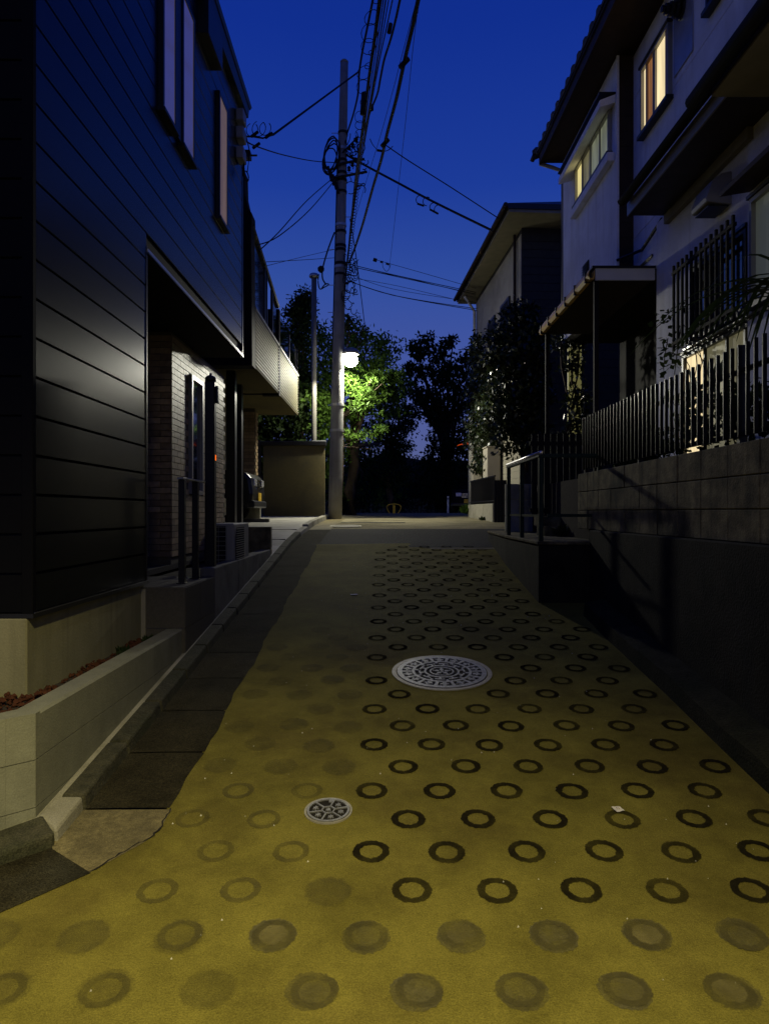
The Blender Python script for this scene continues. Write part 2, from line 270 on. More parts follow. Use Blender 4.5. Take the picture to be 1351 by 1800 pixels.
# ------------------------------------------------------------------ helpers
class MB:
    def __init__(s): s.v = []; s.f = []
    def add(s, vs, fs):
        n = len(s.v); s.v += [tuple(p) for p in vs]; s.f += [tuple(i + n for i in f) for f in fs]; return s
    def box(s, x0, x1, y0, y1, z0, z1):
        return s.add([(x0,y0,z0),(x1,y0,z0),(x1,y1,z0),(x0,y1,z0),(x0,y0,z1),(x1,y0,z1),(x1,y1,z1),(x0,y1,z1)],
                     [(0,3,2,1),(4,5,6,7),(0,1,5,4),(1,2,6,5),(2,3,7,6),(3,0,4,7)])
    def hexa(s, p):      # 8 points, bottom 4 then top 4
        return s.add(p, [(0,3,2,1),(4,5,6,7),(0,1,5,4),(1,2,6,5),(2,3,7,6),(3,0,4,7)])
    def prism(s, poly, z0, z1):
        n = len(poly)
        return s.add([(x,y,z0) for x,y in poly] + [(x,y,z1) for x,y in poly],
                     [tuple(range(n-1,-1,-1)), tuple(range(n,2*n))] + [(i,(i+1)%n,n+(i+1)%n,n+i) for i in range(n)])
    def extr(s, poly, axis, a0, a1):     # extrude a 2-D outline along an axis
        n = len(poly)
        def q(u, v, a): return {'x': (a,u,v), 'y': (u,a,v), 'z': (u,v,a)}[axis]
        return s.add([q(u,v,a0) for u,v in poly] + [q(u,v,a1) for u,v in poly],
                     [tuple(range(n-1,-1,-1)), tuple(range(n,2*n))] + [(i,(i+1)%n,n+(i+1)%n,n+i) for i in range(n)])
    def tube(s, pts, r, n=6, r2=None, cap=True):
        pts = [Vector(p) for p in pts]; m = len(pts); base = len(s.v)
        up = Vector((0,0,1))
        for i, p in enumerate(pts):
            d = (pts[min(i+1,m-1)] - pts[max(i-1,0)]).normalized()
            a = d.cross(up)
            if a.length < 1e-3: a = Vector((1,0,0))
            a.normalize(); b = a.cross(d)
            rr = r if r2 is None else r + (r2 - r) * i / (m - 1)
            for k in range(n):
                t = 2*math.pi*k/n
                s.v.append(tuple(p + a*math.cos(t)*rr + b*math.sin(t)*rr))
        for i in range(m-1):
            for k in range(n):
                s.f.append((base+i*n+k, base+i*n+(k+1)%n, base+(i+1)*n+(k+1)%n, base+(i+1)*n+k))
        if cap:
            s.f.append(tuple(base+k for k in range(n-1,-1,-1))); s.f.append(tuple(base+(m-1)*n+k for k in range(n)))
        return s
    def torus(s, c, nrm, R1, r, n=20, k=5, a0=0, a1=2*math.pi):
        nrm = Vector(nrm).normalized(); u = nrm.orthogonal().normalized(); v = nrm.cross(u); c = Vector(c)
        return s.tube([c + u*math.cos(a0+(a1-a0)*i/n)*R1 + v*math.sin(a0+(a1-a0)*i/n)*R1 for i in range(n+1)], r, k)
    def lathe(s, prof, c, n=24):     # prof: (r, z)
        base = len(s.v); m = len(prof)
        for r, z in prof:
            for k in range(n):
                t = 2*math.pi*k/n; s.v.append((c[0]+r*math.cos(t), c[1]+r*math.sin(t), c[2]+z))
        for i in range(m-1):
            for k in range(n):
                s.f.append((base+i*n+k, base+i*n+(k+1)%n, base+(i+1)*n+(k+1)%n, base+(i+1)*n+k))
        s.f.append(tuple(base+k for k in range(n-1,-1,-1))); s.f.append(tuple(base+(m-1)*n+k for k in range(n)))
        return s
    def sector(s, r0, r1, a0, a1, z0, z1, n=6):
        base = len(s.v)
        for i in range(n+1):
            a = a0+(a1-a0)*i/n; c, d = math.cos(a), math.sin(a)
            s.v += [(r0*c,r0*d,z0),(r1*c,r1*d,z0),(r0*c,r0*d,z1),(r1*c,r1*d,z1)]
        for i in range(n):
            p = base+4*i; q = p+4
            s.f += [(p+2,p+3,q+3,q+2),(p,q,q+1,p+1),(p+1,q+1,q+3,p+3),(p,p+2,q+2,q)]
        s.f += [(base,base+1,base+3,base+2),(base+4*n,base+4*n+2,base+4*n+3,base+4*n+1)]
        return s
    def mesh(s, name, mat, smooth=False):
        me = bpy.data.meshes.new(name); me.from_pydata(s.v, [], s.f); me.materials.append(mat)
        if smooth: me.polygons.foreach_set("use_smooth", [True]*len(me.polygons))
        me.update(); return me
    def build(s, name, mat, parent=None, smooth=False, bevel=0, seg=1):
        return link(name, s.mesh(name, mat, smooth), parent, bevel, seg)

def link(name, me, parent=None, bevel=0, seg=1, loc=None):
    o = bpy.data.objects.new(name, me); COL.objects.link(o)
    if loc is not None: o.location = loc
    if parent is not None: adopt(o, parent)
    if bevel:
        b = o.modifiers.new("bevel", 'BEVEL'); b.width = bevel; b.segments = seg; b.limit_method = 'ANGLE'; b.angle_limit = R(40)
    return o
def wl(o):
    v = Vector(o.location)
    return v if o.parent is None else wl(o.parent) + o.matrix_parent_inverse.translation + v
def adopt(o, parent):      # meshes are written in world coordinates; cancel the parent's position
    o.parent = parent
    o.matrix_parent_inverse = Matrix.Translation(-wl(parent))
def tag(o, label, cat, group=None, kind=None):
    o["label"] = label; o["category"] = cat
    if group: o["group"] = group
    if kind: o["kind"] = kind
    return o
def struct(o): o["kind"] = "structure"; return o
def stuff(o): o["kind"] = "stuff"; return o
def thing(name, label, cat, loc=(0,0,0), group=None):
    o = bpy.data.objects.new(name, None); COL.objects.link(o); o.location = loc; o.empty_display_size = .1
    return tag(o, label, cat, group)
def copy_tree(o, delta, parent=None):
    c = o.copy(); COL.objects.link(c)
    if parent is None: c.location = Vector(o.location) + Vector(delta)
    else: c.parent = parent
    for ch in list(o.children): copy_tree(ch, delta, c)
    return c
def P(x, y, Y): return Vector(((x-675.5)/F*Y, Y, EYE+(900-y)/F*Y))   # a point seen at a pixel of the photo, at its real distance
def jit(a): return random.uniform(-a, a)

# road long profile
PR = [(-40,0),(1.6,0),(2.2,.008),(2.7,.055),(3.4,.135),(10.6,1.012),(12,1.13),(14,1.235),(17,1.325),(20,1.40),(23,1.445),(28,1.462),(40,1.45),(200,1.4)]
def zr(Y):
    for (a, za), (b, zb) in zip(PR, PR[1:]):
        if Y <= b: return za + (zb-za)*(Y-a)/(b-a)
    return PR[-1][1]
def frange(a, b, n): return [a+(b-a)*i/n for i in range(n+1)]

def strip(name, ys, xl, xr, dz, mat, nx=6, parent=None, edge=0.0):
    m = MB()
    for Y in ys:
        a, b = xl(Y), xr(Y)
        a += jit(edge)
        for i in range(nx+1):
            m.v.append((a+(b-a)*i/nx, Y, zr(Y)+dz))
    for j in range(len(ys)-1):
        for i in range(nx):
            p = j*(nx+1)+i; m.f.append((p, p+1, p+nx+2, p+nx+1))
    return m.build(name, mat, parent, smooth=True)

# ================================================================== THE GROUND
GX = [-120,-60,-30,-12,-6,-3,-1.5,0,1.5,2.2,3,6,12,30,60,120]
GY = [-60,-30,-12,-4,0,1.6,2.2,2.7,3.4,5,7,9,10.6,12,14,17,20,23,28,40,70,140,240]
m = MB()
for Y in GY:
    for X in GX: m.v.append((X, Y, zr(Y)-.06))
for j in range(len(GY)-1):
    for i in range(len(GX)-1):
        p = j*len(GX)+i; m.f.append((p,p+1,p+len(GX)+1,p+len(GX)))
struct(m.build("ground", M_SOIL))

# concrete slope; its left edge runs out into the crossing near the camera
def conc_left(Y):
    if Y >= 3.02: return -1.0 + .012*math.sin(Y*5) + .006*math.sin(Y*17)
    return -1.0 - (3.02-Y)*.92 - .02*math.sin(Y*11)
ys = [-12,-6,-2,0,1,1.6,1.9] + frange(2.05, 10.72, 110)
road = MB()
nx = 10
for Y in ys:
    a, b = max(conc_left(Y), -9), 2.12 if Y > 1 else 7
    for i in range(nx+1):
        X = a + (b-a)*i/nx
        far = max(0, Y-10.4)
        road.v.append((X, Y + (0.28*(X-0.3)*min(1, max(0, Y-10.0)/.7) if Y > 10 else 0), zr(Y)))
for j in range(len(ys)-1):
    for i in range(nx):
        p = j*(nx+1)+i; road.f.append((p,p+1,p+nx+2,p+nx+1))
ROAD = struct(road.build("concrete_road", M_CONC_ROAD, smooth=True))

# asphalt beyond the slope
a_ys = frange(10.2, 16, 40) + frange(16.4, 40, 30) + [60, 100]
ASPH = struct(strip("asphalt_road", a_ys, lambda Y: -1.0 if Y < 17 else -3.2, lambda Y: 3.2 if Y > 11 else 2.1, -.004, M_ASPH_L, 10))
struct(strip("asphalt_patch", frange(10.35, 13.1, 14), lambda Y: -.99, lambda Y: 2.6 if Y > 11.2 else 2.05, -.0015, M_ASPH, 10, edge=.02))
struct(strip("asphalt_trench_patch", frange(15.0, 15.35, 3), lambda Y: -.95, lambda Y: .45, .001, M_ASPH, 4, edge=.02))
# cross street behind the camera
m = MB(); m.box(-60, 60, -40, -12.01, -.03, -.002); struct(m.build("cross_street", M_ASPH))

# gutter: L-shaped precast units, slab + kerb, each its own piece
y = 3.27; k = 0
while y < 17.0:
    y1 = y + .555
    m = MB(); n = 4
    for i in range(n+1):
        Y = y + (y1-y)*i/n
        xr_ = conc_left(Y) + .012 if y < 10.4 else -.985
        for X in (-1.392, -1.2, xr_):
            m.v.append((X, Y, zr(Y) + (.006 if X > -1.3 else .001) - .004 + jit(.001)))
    for i in range(n):
        for q in range(2):
            p = i*3+q; m.f.append((p,p+1,p+4,p+3))
    m.build("gutter_slab", M_GUT if k < 17 else M_GUTL, ROAD)
    m = MB(); h = .062 if y < 12.5 else .10
    za, zb = zr(y), zr(y1)
    m.hexa([(-1.505,y,za-.05),(-1.385,y,za-.05),(-1.385,y1,zb-.05),(-1.505,y1,zb-.05),
            (-1.505,y,za+h),(-1.40,y,za+h),(-1.40,y1,zb+h),(-1.505,y1,zb+h)])
    m.build("kerb_stone", M_CURB if k < 15 else M_STRIP, ROAD, bevel=.012, seg=2)
    y = y + .565; k += 1
struct(strip("gutter_bed", frange(3.0, 17.4, 40), lambda Y: -1.5, lambda Y: -.97, -.014, M_ASPH, 3))
# pale strip between kerb and garden wall
struct(strip("wall_footing_strip", frange(3.06, 9.5, 30), lambda Y: -1.60, lambda Y: -1.505, .048, M_STRIP, 2))
# corner of the kerb, turning away to the left
d = Vector((-.72, -.69)).normalized()
cA = Vector((-1.395, 3.26)); cB = Vector((-1.385, 2.98))
def low(Y, h): return zr(Y)+h
m = MB()
m.hexa([(-1.53,3.10,.0),(-1.385,2.98,.0),(-1.385,3.262,.05),(-1.53,3.262,.05),
        (-1.53,3.10,zr(3.10)+.062),(-1.405,3.0,zr(3.0)+.055),(-1.40,3.262,zr(3.262)+.062),(-1.53,3.262,zr(3.262)+.062)])
m.build("kerb_corner", M_STRIP, ROAD, bevel=.015, seg=2)
for i in range(6):
    a0 = Vector((-1.39, 2.975)) + d*(.005+.56*i); a1 = a0 + d*.55
    nrm = Vector((-d.y, d.x)) * -1
    nrm = nrm if nrm.x < 0 else -nrm
    nrm = Vector((-.69, .72)).normalized()
    b0, b1 = a0 + nrm*.15, a1 + nrm*.15
    m = MB()
    m.hexa([(a0.x,a0.y,-.05),(a1.x,a1.y,-.05),(b1.x,b1.y,-.05),(b0.x,b0.y,-.05),
            (a0.x,a0.y,zr(a0.y)+.055),(a1.x,a1.y,zr(a1.y)+.055),(b1.x,b1.y,zr(b1.y)+.075),(b0.x,b0.y,zr(b0.y)+.075)])
    m.build("kerb_stone", M_CURB, ROAD, bevel=.012, seg=2)
def ground_poly(name, poly, dz, mat, parent=ROAD):
    m = MB(); m.v = [(x, y, zr(y)+dz) for x, y in poly]; m.f = [tuple(range(len(poly)))]
    return m.build(name, mat, parent)
ground_poly("gutter_corner_patch", [(-1.40,3.25),(-1.41,2.98),(-1.385,2.93),(-1.17,2.79),(-1.02,3.0),(-.99,3.10),(-.985,3.255)], .002, M_GUTL)
ground_poly("gutter_corner_slab", [(-1.40,2.95),(-3.5,.95),(-3.1,.60),(-1.56,2.38),(-1.165,2.785)], .003, M_GUT)
# an irregular crack along the edge between patch and slope
m = MB(); px = None
pts = [(-.985,3.26),(-.99,3.12),(-1.01,3.02),(-1.08,2.93),(-1.16,2.81),(-1.3,2.68),(-1.42,2.57),(-1.6,2.36)]
fine = []
for (x0,y0),(x1,y1) in zip(pts, pts[1:]):
    for i in range(5): fine.append((x0+(x1-x0)*i/5+jit(.008), y0+(y1-y0)*i/5+jit(.008)))
wd = [random.uniform(.002,.006) for _ in fine]
for (x,y),q in zip(fine, wd): m.v += [(x-q,y,zr(y)+.005),(x+q,y+q*.4,zr(y)+.005)]
for i in range(len(fine)-1): m.f.append((2*i,2*i+1,2*i+3,2*i+2))
stuff(m.build("edge_crack", M_IROND, ROAD))

# driveway
m = MB(); dy = frange(9.36, 17.35, 16)
for Y in dy:
    for X in (-6, -3, -1.62, -1.505): m.v.append((X, Y, zr(Y)+(.055 if X > -1.6 else .062)))
for j in range(len(dy)-1):
    for i in range(3):
        p = j*4+i; m.f.append((p,p+1,p+5,p+4))
DRV = struct(m.build("driveway", M_DRIVE))
for Yj in (10.7, 12.1):
    m = MB(); m.box(-3.0, -1.51, Yj, Yj+.012, zr(Yj)+.05, zr(Yj)+.066); m.build("expansion_joint", M_IROND, DRV)

# ------------------------------------------------------------------ rings pressed into the slope (one piece each)
def ring_mesh(name, r0, r1, mat, rag=.0, n=28, squash=1.0):
    m = MB()
    for i in range(n):
        a = 2*math.pi*i/n
        ro, ri = r1*(1+jit(rag)), r0*(1+jit(rag))
        m.v += [(ri*math.cos(a), ri*math.sin(a)*squash, 0), (ro*math.cos(a), ro*math.sin(a)*squash, 0)]
    for i in range(n):
        j = (i+1) % n; m.f.append((2*i, 2*i+1, 2*j+1, 2*j))
    return m.mesh(name, mat)
def disc_mesh(name, r, mat, rag=.0, n=28):
    m = MB(); m.v = [(0,0,0)]
    for i in range(n):
        a = 2*math.pi*i/n; q = r*(1+jit(rag)); m.v.append((q*math.cos(a), q*math.sin(a), 0))
    m.f = [(0, 1+i, 1+(i+1) % n) for i in range(n)]
    return m.mesh(name, mat)
RINGS = [ring_mesh("ring_groove", .042, .083, M_RING)]
FAINT = [ring_mesh("faint_ring", .042, .086, M_FAINT)]
WORN = [disc_mesh("worn_ring", .10, M_WORN)]
WORNF = [disc_mesh("worn_ring", .10, M_WORNF)]
CORE = [disc_mesh("worn_ring_core", .068, M_WORNC)]
def slope(Y): return math.atan2(zr(Y+.05)-zr(Y-.05), .1)
MH_BIG, MH_SMALL = (.414, 5.077, .36), (-.259, 3.241, .1105)
nr = 0
def put_ring(me, X, Y, dz, nm, rz=None):
    global nr
    o = link(nm, me, ROAD, loc=(X, Y, zr(Y)+dz)); o.rotation_euler = (slope(Y), 0, 0)
    nr += 1
    return o
row = -3
while True:
    Y = 2.68 + row*.2478
    if Y > 10.55: break
    off = .103 if row % 2 == 0 else -.0595
    for k in range(-6, 7):
        X = off + k*.3245
        right = 1.80 if Y < 4.3 else (1.75 if Y < 6.6 else 1.42)
        if X > right or X < conc_left(Y)+.10: continue
        if abs(X)/Y > .60 or Y < 2.0: continue
        if (X-MH_BIG[0])**2+(Y-MH_BIG[1])**2 < .46**2 or (X-MH_SMALL[0])**2+(Y-MH_SMALL[1])**2 < .15**2: continue
        if Y > 10.2 and X < .0: continue
        if row < 0:
            if X < -.45:
                put_ring(WORNF[0], X+jit(.008), Y+jit(.008), .0035, "worn_ring")
                if random.random() < .6: put_ring(FAINT[0], X, Y, .0055, "faint_ring")
                continue
            put_ring(random.choice(WORN), X+jit(.008), Y+jit(.008), .0035, "worn_ring")
            if random.random() < .45: put_ring(random.choice(CORE), X+jit(.006), Y+jit(.006), .0055, "worn_ring_core")
            put_ring(random.choice(FAINT), X+jit(.006), Y+jit(.006), .0065, "faint_ring")
        elif X < -.09:
            if Y > 7.2 and X < -.4: continue
            if Y < 3.45 and random.random() < .8: put_ring(random.choice(FAINT), X+jit(.006), Y+jit(.006), .0035, "faint_ring")
            elif Y < 6.3 and random.random() < .75: put_ring(random.choice(WORNF), X+jit(.02), Y+jit(.02), .0035, "worn_ring")
        else:
            put_ring(random.choice(RINGS), X+jit(.006), Y+jit(.006), .0035, "ring_groove")
    row += 1

gm = MB()
for i in range(150):
    Y = random.uniform(2.1, 9.5); X = random.uniform(-.95, 1.6)
    if abs(X) > .58*Y: continue
    r_ = random.uniform(.0018, .0045); z = zr(Y)
    gm.add([(X-r_,Y-r_,z+.001),(X+r_,Y-r_*.6,z+.001),(X+r_*.3,Y+r_,z+.001),(X,Y,z+.001+r_*1.6)], [(0,1,3),(1,2,3),(2,0,3)])
stuff(gm.build("road_grit", M_GRIT, ROAD))
def hair_crack(pts, w0):
    m = MB(); fine = []
    for (x0,y0),(x1,y1) in zip(pts, pts[1:]):
        n_ = max(3, int(math.hypot(x1-x0,y1-y0)/.03))
        for i in range(n_): fine.append((x0+(x1-x0)*i/n_+jit(.006), y0+(y1-y0)*i/n_+jit(.006)))
    for x, y in fine:
        q = random.uniform(.2, 1)*w0; m.v += [(x-q,y-q*.5,zr(y)+.0028),(x+q,y+q*.5,zr(y)+.0028)]
    for i in range(len(fine)-1): m.f.append((2*i,2*i+1,2*i+3,2*i+2))
    stuff(m.build("hairline_crack", M_IROND, ROAD))
hair_crack([(-1.0,4.9),(-.72,4.82),(-.45,4.93),(-.2,4.85)], .0022)
hair_crack([(.8,4.25),(1.1,4.33),(1.45,4.28),(1.8,4.36)], .002)
hair_crack([(-.98,6.9),(-.5,7.05),(-.1,6.98)], .003)
# ------------------------------------------------------------------ manhole covers
def cover(name, label, X, Y, r, big):
    t = thing(name, label, "manhole cover", (X, Y, zr(Y)))
    a = slope(Y)
    def part(m, nm, mat, par=t, **k):
        o = link(nm, m.mesh(nm, mat), None, **k); o.parent = par
        return o
    t.rotation_euler = (a, 0, 0)
    m = MB(); m.sector(r*.915, r, 0, 2*math.pi, -.03, .007, 64); part(m, "frame", M_IRONF)
    m = MB(); m.lathe([(r*.90,-.03),(r*.90,.0045)], (0,0,0), 48); lid = part(m, "lid", M_IROND)
    m = MB()
    z0, z1 = .004, .0105
    if big:
        m.sector(r*.80, r*.895, 0, 2*math.pi, z0, z1, 64)
        m.sector(r*.545, r*.60, 0, 2*math.pi, z0, z1, 48)
        m.sector(r*.315, r*.355, 0, 2*math.pi, z0, z1, 40)
        m.sector(r*.215, r*.245, 0, 2*math.pi, z0, z1, 32)
        n = 14
        for k in range(n):
            c = 2*math.pi*k/n
            m.sector(r*.60, r*.80, c-.045, c+.045, z0, z1, 2)
            for s_ in (-1, 1):
                m.sector(r*.685, r*.725, c+s_*.10, c+s_*.20, z0, z1, 3)
                m.sector(r*.62, r*.70, c+s_*.19-.03, c+s_*.19+.03, z0, z1, 2)
            e = c + math.pi/n
            m.lathe([(r*.042, z0), (r*.042, z1)], (r*.735*math.cos(e), r*.735*math.sin(e), 0), 10)
            m.sector(r*.735, r*.81, e-.03, e+.03, z0, z1, 2)
        n = 10
        for k in range(n):
            c = 2*math.pi*k/n + .15
            m.sector(r*.355, r*.43, c-.05, c+.05, z0, z1, 2)
            m.sector(r*.43, r*.465, c-.22, c+.22, z0, z1, 4)
            m.sector(r*.47, r*.55, c+.31-.05, c+.31+.05, z0, z1, 2)
        for k in range(5):
            c = 2*math.pi*k/5 + .3
            m.lathe([(r*.045, z0), (r*.045, z1)], (r*.10*math.cos(c), r*.10*math.sin(c), 0), 10)
            m.sector(r*.13, r*.19, c-.10, c+.10, z0, z1, 2)
        m.lathe([(r*.035, z0), (r*.035, z1)], (0,0,0), 10)
    else:
        m.sector(r*.80, r*.895, 0, 2*math.pi, z0, z1, 48)
        def bar(x0,y0,x1,y1,wd):
            v = Vector((x1-x0, y1-y0)); q = Vector((-v.y, v.x)).normalized()*wd
            m.hexa([(x0-q.x,y0-q.y,z0),(x0+q.x,y0+q.y,z0),(x1+q.x,y1+q.y,z0),(x1-q.x,y1-q.y,z0),
                    (x0-q.x,y0-q.y,z1),(x0+q.x,y0+q.y,z1),(x1+q.x,y1+q.y,z1),(x1-q.x,y1-q.y,z1)])
        hx = [(r*.28*math.cos(R(60*k+15)), r*.28*math.sin(R(60*k+15))) for k in range(6)]
        for k in range(6):
            bar(*hx[k], *hx[(k+1) % 6], r*.025)
            bar(*hx[k], r*.82*math.cos(R(60*k+15)), r*.82*math.sin(R(60*k+15)), r*.03)
        def glyph(cx, cy, s_):      # small raised character of crossing strokes
            bar(cx, cy-s_, cx, cy+s_, r*.022); bar(cx-s_*.8, cy+s_*.3, cx-s_*.15, cy+s_*.1, r*.02); bar(cx-s_*.15, cy+s_*.1, cx-s_*.8, cy-s_*.7, r*.02)
            bar(cx+s_*.1, cy+s_*.2, cx+s_*.7, cy+s_*.6, r*.02); bar(cx+s_*.1, cy+s_*.1, cx+s_*.85, cy-s_*.7, r*.02)
        for k in range(6):
            e = R(60*k+45)
            if k == 1: continue
            glyph(r*.55*math.cos(e), r*.55*math.sin(e), r*.13)
        glyph(0, 0, r*.12)
        bar(-r*.02, r*.70, r*.16, r*.70, r*.09)
    o = part(m, "relief", M_IRON)
    o.parent = lid
    return t
cover("manhole_cover", "large round iron manhole cover with openwork ring pattern among the dark rings", *MH_BIG, True)
cover("valve_cover", "small round iron valve cover with six marked segments on the yellow slope", *MH_SMALL, False)
Yf = 13.7
t = thing("far_manhole_cover", "smooth pale manhole cover in the far asphalt near the utility pole", "manhole cover", (-.755, Yf, zr(Yf)))
t.rotation_euler = (slope(Yf), 0, 0)
o = link("lid", MB().lathe([(.27,-.02),(.27,.012),(.24,.014)], (0,0,0), 40).mesh("lid", M_STRIP)); o.parent = t
o = link("frame", MB().sector(.275,.31,0,2*math.pi,-.02,.010,40).mesh("frame", M_IRONF)); o.parent = t
# litter
def litter(name, label, X, Y, sx, sy, rz):
    m = MB(); n = 5
    for j in range(n):
        for i in range(n): m.v.append(((i/(n-1)-.5)*sx, (j/(n-1)-.5)*sy, .006+random.random()*.004))
    for j in range(n-1):
        for i in range(n-1):
            p = j*n+i; m.f.append((p,p+1,p+n+1,p+n))
    o = m.build(name, M_PAPER); o.location = (X, Y, zr(Y)); o.rotation_euler = (slope(Y), 0, rz)
    sd = o.modifiers.new("thickness", 'SOLIDIFY'); sd.thickness = .001
    return tag(o, label, "litter")
def onroad(x, y):
    Y = 1.7806/((y-900)/F+.122); return (x-675.5)/F*Y, Y
X, Y = onroad(1085, 1425)
pap = litter("paper_scrap", "small pinkish paper tag lying beside a dark ring at lower right", X, Y, .042, .042, .35)
m = MB()
for k in range(4):
    a0 = .4+1.4*k; m.sector(.007, .009, a0, a0+1.1, 0, .0004, 4)
o = m.build("printed_mark", pm("brown_ink", (.25,.12,.06))); o.parent = pap; o.location = (0,0,.012)
X, Y = onroad(622, 1046)
litter("paper_scrap", "white crushed scrap of paper on the worn middle of the slope", X, Y, .075, .04, .1)

# ================================================================== LEFT SIDE
# ---- garden wall of pale blocks with a cut-off corner
XW = -1.54
gw = thing("garden_wall", "low pale block wall with a cut-off corner holding red gravel at left front", "wall", (XW, 3.1, 0))
courses = [(-.05,.192),(.196,.402),(.406,.61)]
nrm45 = Vector((.69, -.72)).normalized()          # outward normal of the cut corner
d45 = Vector((-.72, -.69)).normalized()
def gblock(y0, y1, z0, z1):
    c = .012 if z1 > .6 else .0
    m = MB(); m.extr([(XW-.115, z0), (XW, z0), (XW, z1-c), (XW-c, z1), (XW-.115, z1)] if c else [(XW-.115, z0), (XW, z0), (XW, z1), (XW-.115, z1)], 'y', y0, y1)
    return m.build("concrete_block", M_NBLOCK, gw)
for ci, (z0, z1) in enumerate(courses):
    y = 3.085 + .0
    ys_ = [3.14]
    yy = 3.50 if ci % 2 == 0 else 3.71
    while yy < 5.3: ys_.append(yy); yy += .4
    ys_.append(5.352)
    for a, b in zip(ys_, ys_[1:]): gblock(a, b-.0006, z0, z1)
    # corner block joins both faces
    c0 = Vector((XW, 3.10))
    p = [(XW,3.1396),(XW,3.10),tuple(c0+d45*.12),tuple(c0+d45*.12-nrm45*.115),(XW-.115,3.075+.09),(XW-.115,3.1365)]
    m = MB(); m.prism(p, z0, z1); m.build("corner_block", M_NBLOCK, gw)
    s = .1206
    while s < 3:
        L = .4 if s > .2 else (.27 if ci % 2 == 0 else .4)
        a, b = c0+d45*s, c0+d45*(s+L-.0006)
        m = MB(); m.prism([tuple(a), tuple(b), tuple(b-nrm45*.115), tuple(a-nrm45*.115)], z0, z1)
        m.build("concrete_block", M_NBLOCK, gw)
        s += L
m = MB(); m.box(XW-.10, XW-.012, 3.15, 5.34, -.04, .60)
m.build("mortar_core", M_MORT, gw)

# ---- red lava gravel behind it
m = MB(); n = 0
def stone(m, c, s):
    a = random.random()*6.3; v = []
    for q in range(5):
        t = a+q*1.257; v.append((c[0]+s*math.cos(t)*random.uniform(.7,1.2), c[1]+s*math.sin(t)*random.uniform(.7,1.2), c[2]+jit(s*.4)))
    m.add(v+[(c[0]+jit(s*.3),c[1]+jit(s*.3),c[2]+s*random.uniform(.6,1)),(c[0],c[1],c[2]-s)],
          [(0,1,5),(1,2,5),(2,3,5),(3,4,5),(4,0,5),(1,0,6),(2,1,6),(3,2,6),(4,3,6),(0,4,6)])
while n < 5200:
    y_ = random.uniform(1.4, 5.34); x_ = random.uniform(-3.6, -1.66)
    if y_ > 3.66 and x_ < -1.855: continue
    if y_ <= 3.2 and (Vector((x_, y_))-Vector((XW, 3.10))).dot(nrm45) > -.14: continue
    stone(m, (x_, y_, .535+.015*math.sin(y_*9)+jit(.012)), random.uniform(.008, .020)); n += 1
g = m.build("lava_gravel", M_LAVA); g["kind"] = "stuff"
m = MB(); m.prism([(-1.66,5.34),(-1.66,3.17),(-3.9,1.1),(-4.5,1.6),(-4.5,3.64),(-1.87,3.64),(-1.87,5.34)], .2, .525)
struct(m.build("planting_soil", M_SOIL))
def leafq(m, c, dirv, nrm, L, W):
    dirv = Vector(dirv).normalized(); nrm = Vector(nrm); s = dirv.cross(nrm)
    if s.length < 1e-4: s = dirv.orthogonal()
    s.normalize(); c = Vector(c)
    m.add([c, c+dirv*L*.5+s*W*.5, c+dirv*L, c+dirv*L*.5-s*W*.5], [(0,1,2,3)])
def rv():
    while True:
        v = Vector((jit(1), jit(1), jit(1)))
        if .05 < v.length < 1: return v
def weed(name, label, c, n, L, mat, group=None, up=.6):
    m = MB()
    for i in range(n):
        d_ = rv(); d_.z = abs(d_.z)+up
        leafq(m, Vector(c)+Vector((jit(.04),jit(.04),0)), d_, rv(), L*random.uniform(.6,1.2), L*.35)
    return tag(m.build(name, mat), label, "plant", group)
weed("weed", "tiny dark weed growing in the red gravel by the foundation", (-1.75, 4.72, .54), 30, .07, M_LEAFD)
weed("weed", "small bushy weed at the far end of the red gravel", (-1.72, 5.15, .54), 36, .06, M_LEAFD)

# ---- dark two-storey house
XS = -1.84
LH = thing("dark_house", "dark two-storey house clad in wide black metal siding at left", "house", (-4, 6, 0))
m = MB(); m.box(-7, -1.86, 3.65, 5.44, .30, .945); m.build("foundation", M_FOUND, LH, bevel=.008)
m = MB()
m.box(-7, -1.862, 3.70, 5.42, .95, 3.535); m.box(-7, -1.862, 3.70, 9.10, 3.54, 6.70)
m.build("wall", M_DARK, LH)
m = MB(); m.box(-7, -3.1, 5.42, 7.77, .88, 3.535); m.build("recess_wall", M_DARK, LH)
m = MB(); m.box(-7, -1.85, 5.45, 9.09, 3.50, 3.538); m.build("overhang_soffit", M_DARK, LH)
pitch = .207
z = .975; k = 0
while z < 6.6:
    z1 = min(z+pitch-.013, 6.66)
    spans = [(3.70, 5.425)] if z1 < 3.56 else ([(3.70,7.028),(7.034,9.085)] if z > 3.5 else [(3.70, 5.425)])
    for a, b in spans:
        m = MB()   # slightly splayed board: foot stands proud, head tucked under the next one
        m.extr([(XS-.006, z), (XS, z+.003), (XS, z1), (XS-.02, z1), (XS-.02, z)], 'y', a, b)
        me = m.mesh("siding_board", M_SIDE); link("siding_board", me, LH)
    m = MB(); m.box(-7, -1.89, 3.672, 3.69, z, z1); m.build("end_siding_board", M_SIDEM, LH)
    z += pitch; k += 1
m = MB(); m.box(-1.895, XS+.004, 3.665, 3.705, .965, 6.70); m.build("corner_trim", M_SIDEM, LH, bevel=.004)
m = MB(); m.box(-1.87, XS+.004, 5.425, 5.442, .965, 3.56); m.build("edge_trim", M_TRIM, LH)
m = MB(); m.box(-1.87, XS+.006, 9.085, 9.12, 3.53, 6.70); m.build("edge_trim", M_TRIM, LH)
m = MB(); m.box(-7, XS+.012, 3.655, 5.442, .945, .968); m.build("base_flashing", M_TRIM, LH)
